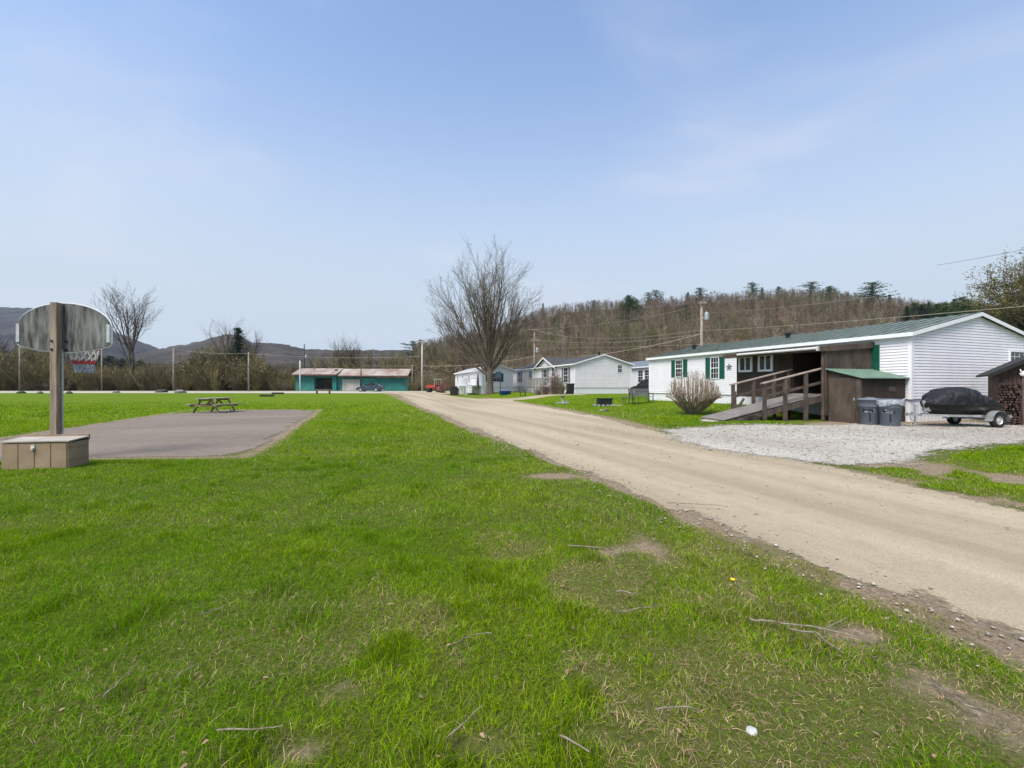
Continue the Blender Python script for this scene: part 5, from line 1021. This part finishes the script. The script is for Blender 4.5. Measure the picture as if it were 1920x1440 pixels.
# ------------------------------------------------------------------ picnic table
x_, y_ = G(389, 774.5)
pt = thing('picnic_table', (x_, y_+.55, tz(x_, y_)), 'weathered wooden picnic table on the far corner of the asphalt court', 'picnic table', R(-4)); mw = mat('treated_lumber', (.16, .13, .06), .85, .25, 5, .002, 30, c2=(.25, .21, .11), stretch=(3, .5, 3)); mw2 = mat('picnic_boards', (.26, .245, .17), .85, .2, 5, .002, 30, c2=(.35, .33, .24), stretch=(3, .5, 3))
b = MB()
for k in range(5): b.box(-.37+k*.15, -.37+k*.15+.14, -.92, .92, .735, .775)
b.build('tabletop', mw2, pt)
for sx in (-1, 1):
    b = MB(); b.box(sx*.74-.14, sx*.74-.005, -.92, .92, .43, .47); b.box(sx*.74+.005, sx*.74+.14, -.92, .92, .43, .47); b.build('seat', mw2, pt)
for sy in (-.6, .6):
    for sx in (-1, 1): b = MB(); b.bar((sx*.24, sy+.02*sx, .73), (sx*.68, sy+.02*sx, 0), .04, .12, (0, 1, 0)); b.build('leg', mw, pt)
    b = MB(); b.box(-.36, .36, sy-.075, sy-.035, .64, .733); b.box(-.86, .86, sy-.075, sy-.035, .33, .428); b.build('cross_beam', mw, pt)
    b = MB(); b.bar((0, sy, .4), (0, sy*.25, .73), .04, .08); b.build('brace', mw, pt)
x_, y_ = G(436, 772); b = MB(); b.lathe([(0, 0), (.1, .02), (.13, .09), (.09, .17), (0, .19)], n=12); tag(b.build('ball', mat('pale_ball', (.45, .42, .38), .7, .2, 6), None, True, loc=(x_, y_, tz(x_, y_))), 'pale round ball lying beside the picnic table leg', 'ball')
# ------------------------------------------------------------------ bench rail, logs, rocks on the green
x_, y_ = G(606, 738.6); r = thing('wooden_barrier', (x_, y_, tz(x_, y_)), 'low wooden rail on two stout legs at the edge of the far road', 'barrier'); 
b = MB(); b.box(-1.15, 1.15, -.12, .12, .5, .62); b.build('rail', mat('barrier_wood', (.2, .16, .14), .85, .2, 4), r)
for s in (-.9, .9): b = MB(); b.box(s-.09, s+.09, -.1, .1, -.1, .5); b.build('leg', m_('poled'), r)
rs = random.Random(9)
def rock(px_, py_, w_, h_, label, c, k, name='rock'):
    x, y = G(px_, py_); rs = random.Random(k); b = MB(); n = 12; prof = [(0, -.1), (1, -.1), (1.02, .3), (.8, .75), (.4, 1), (0, 1.02)]
    vs = [(w_/2*q*math.cos(2*math.pi*i/n)*rs.uniform(.78, 1.15), w_/2.4*q*math.sin(2*math.pi*i/n)*rs.uniform(.8, 1.1), h_*z*rs.uniform(.85, 1.1)) for q, z in prof for i in range(n)]
    b.add(vs, [(i*n+j, i*n+(j+1) % n, (i+1)*n+(j+1) % n, (i+1)*n+j) for i in range(5) for j in range(n)]); o = b.build(name, mat('stone_%s' % c, {'grey': (.17, .16, .15), 'dark': (.06, .055, .05), 'white': (.45, .45, .45)}[c], .9, .3, 6, .01, 20), None, True, loc=(x, y, tz(x, y)), rz=rs.uniform(0, 3)); tag(o, label, name.replace('_', ' ')); return o
for i, (a, c_, w_, lb) in enumerate(((40, 737.5, 1.2, 'flat grey rock at the edge of the far road, leftmost of the roadside rocks'), (75, 738, .8, 'small rock by the far road left of the hoop post'), (130, 738, .8, 'small rock on the far road edge just right of the hoop post'), (218, 736.5, 1.0, 'rock by the far road below the left bare tree'), (303, 736, 1.6, 'rounded rock beside a short pole on the far road edge'), (338, 736.8, 1.5, 'dark mound-like rock right of the tallest left pole'))): rock(a, c_, w_, .35 if i < 4 else .5, lb, 'grey' if i % 2 else 'dark', i)
for (a, c_, lb) in ((497, 743.5, 'nearer short row of dark logs lying on the green'), (518, 739, 'farther short row of dark logs at the far road edge')):
    x, y = G(a, c_); b = MB(); 
    for k in range(4): b.tube([(-.62+k*.42, 0, .12), (-.62+k*.42+.38, .05, .13)], .13, 8)
    tag(b.build('log_row', m_('poled'), None, loc=(x, y, tz(x, y))), lb, 'logs')
# ------------------------------------------------------------------ poles and wires
def pole(px_, ytop, Y, rad, label, mt, arm=None, trans=False, hidden=False):
    x = X(px_, Y); z = tz(x, Y); h = Z(ytop, Y)-z; r = thing('utility_pole', (x, Y, z), label, 'utility pole', 0, 'utility poles')
    b = MB(); b.tube([(0, 0, -.5), (0, 0, h*.5), (0, 0, h)], [rad, rad*.88, rad*.72], 10); b.build('pole', mt, r, True)
    if arm:
        for zz, w_ in arm:
            b = MB(); b.box(-w_, w_, -rad-.1, -rad-.0, h+zz-.06, h+zz+.06)
            for k in (-.9, -.4, .4, .9): b.lathe([(.03, 0), (.05, .05), (.03, .12), (0, .14)], (k*w_, -rad-.05, h+zz+.06), 6)
            b.build('crossarm', mt, r)
    if trans:
        b = MB(); b.lathe([(0, 0), (.2, 0), (.23, .05), (.23, .7), (.18, .78), (0, .8)], (rad+.32, -.05, h-trans), 14); b.tube([(rad+.32, -.05, h-trans+.8), (rad+.32, -.05, h-trans+1)], .04, 6); b.box(0, rad+.2, -.09, -.04, h-trans+.2, h-trans+.3); b.build('transformer', m_('galv'), r)
    return r, x, Y, z+h
PW, PD = m_('polew'), m_('poled')
PL = {}
for k, a in dict(a=(37, 640, 86, .16, 'pale pole seen just below the left end of the backboard', PW), b=(191, 648, 86, .14, 'pale pole right of the backboard, under the left bare tree', PW), c=(302, 688, 110, .13, 'short far pole right of the left bare tree', PW), d=(325.5, 652, 84, .17, 'tall pole by the far road between the left bare tree and the picnic table', PW), e=(466, 660, 78, .14, 'pole with dark foot by the far road right of the dark spruce', PW), f=(456, 692, 100, .12, 'short thin pole just left of the pole with dark foot', PW), g=(562.5, 676, 80, .14, 'white slim pole at the left front of the teal building', mat('white_pole', (.5, .5, .5), .7, .1, 3)), h=(677, 685, 84, .12, 'thin brown pole in front of the middle of the teal building', PD), i=(773, 684, 88, .13, 'thin pole just past the right end of the teal building', PW), j=(791.5, 640, 80, .19, 'tall pale pole with a crossarm right of the teal building', mat('pale_pole', (.42, .39, .35), .85, .15, 2)), ).items(): PL[k] = pole(*a, arm=[(-.1, 1.0)] if k == 'j' else None)
PL['k'] = pole(570.5, 645, 112, .17, 'dark pole with a transformer rising behind the teal building', PD, trans=3.7)
PL['l'] = pole(1002, 617, 76, .17, 'pole with crossarms between the big bare tree and the ridge', PW, arm=[(-.1, 1.1), (-2.1, .9)], trans=4.2)
PL['m'] = pole(1315.5, 566, 44, .17, 'utility pole with grey transformer rising behind the nearest white home', PW, arm=[(-.15, .4)], trans=1.9)
def wire(p, q, sag, label, rad=.018, col='w'):
    p = Vector(p); q = Vector(q); b = MB(); n = 16; b.tube([p.lerp(q, i/n)-Vector((0, 0, sag*4*(i/n)*(1-i/n))) for i in range(n+1)], rad, 4, False)
    tag(b.build('power_line', mat('wire_light', (.4, .36, .28), .6, .1, 2) if col == 'w' else m_('black')), label, 'power line')
pp_ = lambda k, py: (PL[k][1], PL[k][2]-.1, Z(py, PL[k][2]))
wire((X(-60, 86), 86, Z(669, 86)), pp_('a', 670), .1, 'dark cable from the left edge to the pole below the backboard', .05, 'd')
wire(pp_('a', 670), pp_('b', 679), .15, 'dark cable passing behind the hoop post', .05, 'd'); wire(pp_('b', 679), pp_('d', 683), .2, 'dark cable between the pole by the backboard and the tall left pole', .05, 'd'); wire(pp_('d', 683), pp_('e', 688), .2, 'dark cable passing in front of the dark spruce', .05, 'd'); wire(pp_('e', 688), pp_('g', 690), .1, 'dark cable ending at the slim white pole', .05, 'd')
wire(pp_('d', 655), pp_('e', 663), .3, 'thin upper wire passing in front of the dark spruce', .02); wire(pp_('e', 663), pp_('j', 668), .5, 'thin high wire crossing above the teal building', .025); wire(pp_('h', 686), pp_('i', 686), .05, 'thin low wire over the teal roof between two thin poles', .025)
wire(pp_('j', 686), pp_('l', 668), .6, 'pale cable running behind the big bare tree', .035); wire(pp_('l', 619), pp_('m', 618), 1.2, 'upper thin wire between the crossarm pole and the transformer pole', .015); wire(pp_('l', 636), pp_('m', 626), .8, 'middle wire between the crossarm pole and the transformer pole', .015)
wire((X(1085, 60), 60, Z(668, 60)), pp_('m', 626), .35, 'pale service cable rising to the transformer pole over the white gable home', .025)
wire(pp_('l', 618), (X(1300, 130), 130, Z(575, 130)), 1, 'faint wire climbing along the hillside left of the transformer pole', .03)
wire(pp_('m', 587), (X(1640, 20), 20, Z(556, 20)), .15, 'upper pale wire running right from the transformer pole in front of the ridge', .008)
wire(pp_('m', 620), (X(1990, 15), 15, Z(568, 15)), .12, 'lower pale cable crossing over the green roof to the right edge', .014)
wire((X(1758, 34), 34, Z(497, 34)), (X(2000, 22), 22, Z(452, 22)), .05, 'short dark wire high in the sky at the right edge', .012, 'd')
wire(pp_('l', 652), (X(1420, 33), 33, Z(641, 33)), .2, 'low wire over the white gable home chimney', .012)

# ------------------------------------------------------------------ lawn things
x_, y_ = G(1055, 757); r = thing('bird_bath', (x_, y_, tz(x_, y_)), 'small stone bird bath ringed with stones on the lawn left of the fire pit', 'bird bath')
b = MB(); b.lathe([(.14, 0), (.1, .06), (.06, .12), (.05, .38), (.08, .44)], n=12); b.build('pedestal', mat('pale_stone', (.36, .35, .33), .9, .2, 6), r, True)
b = MB(); b.lathe([(.06, .43), (.17, .5), (.18, .54), (.15, .53), (0, .5)], n=14); b.build('bowl', mat('dark_stone', (.1, .1, .1), .9, .2, 6), r, True)
b = MB(); rs = random.Random(4)
for k in range(9): a = 6.283*k/9; b.lathe([(0, 0), (.13, .0), (.11, .08), (0, .12)], (.36*math.cos(a), .36*math.sin(a), 0), 7)
b.box(.12, .3, -.2, -.05, 0, .22); b.build('stone_ring', mat('ring_stones', (.2, .2, .18), .9, .3, 6), r)
x_, y_ = G(1133, 761); r = thing('fire_pit', (x_, y_, tz(x_, y_)), 'black metal fire pit grate box standing on stones in the lawn', 'fire pit')
b = MB(); 
for (a, c_) in (((-.42, -.3), (.42, -.27)), ((-.42, .27), (.42, .3)), ((-.42, -.27), (-.39, .27)), ((.39, -.27), (.42, .27))): b.box(a[0], c_[0], a[1], c_[1], .1, .46)
b.box(-.45, .45, -.33, -.3, .4, .48); b.box(-.4, .4, -.28, .28, .1, .14); b.build('fire_box', m_('black'), r)
b = MB(); rs = random.Random(5)
for k in range(14): a = 6.283*k/14; b.lathe([(0, 0), (.12, .0), (.1, .08), (0, .11)], (.62*math.cos(a), .45*math.sin(a), 0), 7)
b.build('stone_ring', MATS['ring_stones'], r)
x_, y_ = G(1156, 761.5); b = MB(); b.bar((-.3, 0, .04), (.35, .1, .04), .1, .06); b.bar((-.2, .15, .03), (.3, -.1, .05), .06, .05); tag(b.build('lumber_scrap', mat('pale_scrap', (.4, .35, .24), .8, .2, 5), None, loc=(x_, y_, tz(x_, y_))), 'pale scraps of lumber on the grass right of the fire pit', 'lumber')
rock(1129, 770.5, .35, .09, 'flat pale stone in the lawn in front of the fire pit', 'grey', 21); rock(1138, 771.5, .2, .1, 'small dark stone beside the flat pale stone in the lawn', 'dark', 22)
mf = mat('dark_metal', (.05, .05, .055), .5, .2, 8)
x_, y_ = G(1202, 757.5); r = thing('garden_bench', (x_, y_, tz(x_, y_)), 'dark metal garden bench on the lawn facing the fire pit', 'bench', R(8)); W_ = .62
b = MB(); 
for k in range(6): b.box(-W_, W_, -.22+k*.08, -.22+k*.08+.06, .41, .43)
b.build('seat', mf, r); b = MB()
for k in range(5): b.bar((-W_, .25+.02*k, .5+.09*k), (W_, .25+.02*k, .5+.09*k), .02, .07)
b.build('backrest', mat('grey_slats', (.14, .145, .155), .6, .2, 8), r)
for s in (-1, 1):
    b = MB(); b.bar((s*W_, -.25, 0), (s*W_, -.25, .62), .04, .04); b.bar((s*W_, .3, 0), (s*W_, .25, .45), .04, .04); b.bar((s*W_, .25, .45), (s*W_, .36, .95), .04, .04); b.bar((s*W_, -.28, .62), (s*W_, .32, .64), .05, .03); b.build('side_frame', mf, r)
for k in (-.25, .25): b = MB(); b.bar((k, -.2, 0), (k, -.2, .42), .03, .03); b.build('leg', mf, r)
x_, y_ = G(1180, 757); r = thing('side_table', (x_, y_, tz(x_, y_)), 'low grey metal table left of the garden bench', 'table', R(5))
b = MB(); b.box(-.36, .3, -.22, .22, .4, .43); b.build('tabletop', mat('grey_slats', (.14,)*3), r)
for sx in (-.3, .24):
    for sy in (-.18, .18): b = MB(); b.bar((sx, sy, .4), (sx*1.15, sy*1.1, 0), .03, .03); b.build('leg', mf, r)
# beside the further homes
x_, y_ = X(1069, 43.2), 43.2; r = thing('trash_bin', (x_, y_, tz(x_, y_)), 'black wheeled bin at the front corner of the double-wide home', 'trash can', ROT)
b = MB(); b.prism([(-.28, -.3, .05), (.28, -.3, .05), (.32, -.34, 1.02), (-.32, -.34, 1.02)], (0, .62, 0)); b.build('body', m_('blackp'), r); b = MB(); b.box(-.35, .35, -.38, .34, 1.025, 1.1); b.build('lid', m_('blackp'), r)
for s in (-1, 1): b = MB(); b.prism([(s*.3+.0, .25+.11*math.cos(k*.5236), .11+.11*math.sin(k*.5236)) for k in range(12)], (.05*s, 0, 0)); b.build('wheel', m_('rubber'), r)
def chair(x, y, rz, label):
    r = thing('garden_chair', (x, y, tz(x, y)), label, 'chair', rz); b = MB(); b.box(-.28, .28, -.28, .28, .38, .43); b.build('seat', m_('black'), r); b = MB(); b.prism([(-.28, .28, .43), (.28, .28, .43), (.28, .42, 1.05), (-.28, .42, 1.05)], (0, .04, 0)); b.build('backrest', m_('black'), r)
    for sx in (-.25, .25):
        for sy in (-.25, .25): b = MB(); b.box(sx-.03, sx+.03, sy-.03, sy+.03, 0, .38); b.build('leg', m_('black'), r)
        b = MB(); b.box(sx-.04, sx+.04, -.28, .3, .6, .64); b.box(sx-.02, sx+.02, -.26, -.22, .43, .6); b.build('armrest', m_('black'), r)
chair(X(980, 43.5), 43.5, 1.6, 'black garden chair left of the front deck of the double-wide')
x_, y_ = X(947, 49), 49.; r = thing('paddling_pool', (x_, y_, tz(x_, y_)), 'bright blue plastic tub on the grass right of the big bare tree', 'paddling pool')
b = MB(); b.lathe([(0, .03), (.62, .03), (.68, .42), (.72, .44), (.7, .46), (.64, .42), (.58, .1), (0, .1)], n=20); b.build('shell', mat('blue_plastic', (.01, .06, .3), .5, .2, 5), r, True); r.scale = (1.05, .6, 1.)
x_, y_ = X(938, 48.3), 48.3; r = thing('basketball_hoop', (x_, y_, tz(x_, y_)), 'thin dark portable basketball hoop by the blue tub', 'basketball hoop')
b = MB(); b.tube([(0, 0, 0), (0, 0, 2.6)], .05, 8); b.build('pole', mf, r); b = MB(); b.box(-.55, .12, -.08, -.04, 2.0, 2.75); b.build('backboard', mat('dark_blue_panel', (.03, .05, .09), .6, .2, 5), r)
b = MB(); b.tube([(-.2+.22*math.cos(a*.524), -.3+.22*math.sin(a*.524), 2.15) for a in range(13)], .015, 4, False); b.build('rim', mat('red_rim', (.3, .05, .03), .6, .2, 5), r)
x_, y_ = X(852, 55), 55.; r = thing('gas_grill', (x_, y_, tz(x_, y_)), 'black covered grill at the foot of the far home stairs', 'grill'); b = MB(); b.prism([(-.5, -.3, 0), (.5, -.3, 0), (.55, -.3, .8), (.3, -.3, 1.15), (-.3, -.3, 1.15), (-.55, -.3, .8)], (0, .6, 0)); b.build('cover', m_('black'), r); b = MB(); b.box(.55, .95, -.25, .25, .74, .78); b.build('side_shelf', m_('black'), r)
for i, (a, h_, lb) in enumerate(((896, 1.9, 'dark closed patio umbrella standing before the far home porch'),)):
    x_, y_ = X(a, 54.5), 54.5; r = thing('patio_umbrella', (x_, y_, tz(x_, y_)), lb, 'umbrella'); b = MB(); b.tube([(0, 0, 0), (0, 0, 2.8)], .04, 6); b.build('pole', mf, r); b = MB(); b.lathe([(.16, .8), (.2, 1.1), (.12, 2.2), (.02, 2.75)], n=8); b.build('canopy', mat('dark_canvas', (.05, .07, .06), .9, .2, 5), r)
# ------------------------------------------------------------------ fallen sticks and bits in the near grass
def stick(pxs, rad, label, seed, forks=()):
    pts = []; rs = random.Random(seed)
    for a, c_ in pxs: x, y = G(a, c_); pts.append(Vector((x, y, tz(x, y)+.045+rs.uniform(0, .015))))
    P_ = []; 
    for i in range(len(pts)-1):
        for k in range(4): q = pts[i].lerp(pts[i+1], k/4); P_.append(q+Vector((rs.uniform(-1, 1), rs.uniform(-1, 1), rs.uniform(-.5, 1)))*.006)
    P_.append(pts[-1]); b = MB(); n = len(P_); b.tube(P_, [rad*(1-.6*i/n) for i in range(n)], 6)
    for f in forks:
        g = [];
        for a, c_ in f: x, y = G(a, c_); g.append(Vector((x, y, tz(x, y)+.05)))
        b.tube(g, [rad*.6]+[rad*.35]*(len(g)-1), 5)
    tag(b.build('fallen_branch', mat('dry_stick', (.13, .105, .075), .85, .3, 20, c2=(.28, .235, .18))), label, 'branch')
stick([(1405, 1176), (1450, 1186), (1520, 1192), (1610, 1212)], .007, 'longest forked grey branch lying at the verge lower right', 1, [[(1545, 1196), (1588, 1174)]])
stick([(1478, 1200), (1530, 1208), (1582, 1242)], .006, 'curved thin branch just below the longest forked branch', 2)
stick([(1065, 1033), (1130, 1040), (1190, 1047)], .006, 'straight pale stick left of the tan dead patch', 3)
stick([(1155, 1122), (1195, 1126)], .007, 'short thick pale stick in the middle right grass', 4)
stick([(1150, 1166), (1240, 1152)], .004, 'thin straight stick above the yellowish tuft', 5)
stick([(1230, 1355), (1290, 1350), (1320, 1362)], .004, 'thin bent twig near the lower middle right', 6)
stick([(1750, 1290), (1810, 1345), (1915, 1378)], .005, 'long dark twig at the lower right edge', 7)
stick([(1052, 1402), (1105, 1440)], .005, 'pale twig cut by the bottom edge right of centre', 8)
stick([(838, 1410), (905, 1345)], .004, 'pale leaning twig near the bottom centre', 9)
stick([(850, 1228), (885, 1208), (922, 1206)], .0035, 'thin curved twig in the centre of the lawn', 10)
stick([(193, 1330), (235, 1290), (262, 1262)], .004, 'pale curved twig in the lower left lawn', 11)
stick([(330, 1290), (370, 1265)], .0035, 'faint short twig right of the pale curved twig', 12)
stick([(1250, 950), (1320, 955), (1365, 959)], .006, 'dark stick lying on the road edge', 13)
stick([(405, 1390), (470, 1395), (530, 1386)], .004, 'long pale stalk lying near the bottom left of centre', 14)
stick([(375, 1172), (398, 1160), (420, 1155)], .004, 'dark twig in the left middle lawn', 15)
rock(1410, 1372, .05, .016, 'small white stone in the grass near the lower right', 'white', 31)
x_, y_ = G(1374, 1101); r = thing('dandelion', (x_, y_, tz(x_, y_)), 'single yellow dandelion flower by the verge', 'flower'); b = MB(); b.tube([(0, 0, 0), (0, .005, .055)], .003, 5); b.build('stalk', mat('stalk_green', (.08, .15, .03), .7, .1, 5), r); b = MB(); b.lathe([(0, .045), (.014, .05), (.017, .058), (0, .064)], n=12); b.build('flower_head', mat('dandelion_yellow', (.75, .5, .01), .7, .1, 30), r)
# ------------------------------------------------------------------ air
HAZE = 1
if HAZE:
    b = MB(); b.box(-3700, 3700, -160, 3650, -5, 420); me = b.build('haze', []); m = bpy.data.materials.new('haze_air'); m.use_nodes = True; t = m.node_tree; t.nodes.clear(); pv = t.nodes.new('ShaderNodeVolumePrincipled'); oo = t.nodes.new('ShaderNodeOutputMaterial'); t.links.new(pv.outputs[0], oo.inputs['Volume'])
    pv.inputs['Color'].default_value = (.8, .88, 1, 1); pv.inputs['Density'].default_value = .00011; pv.inputs['Anisotropy'].default_value = .2; me.data.materials.append(m); tag(me, 'thin bluish air between us and the far hills', 'haze', kind='stuff')
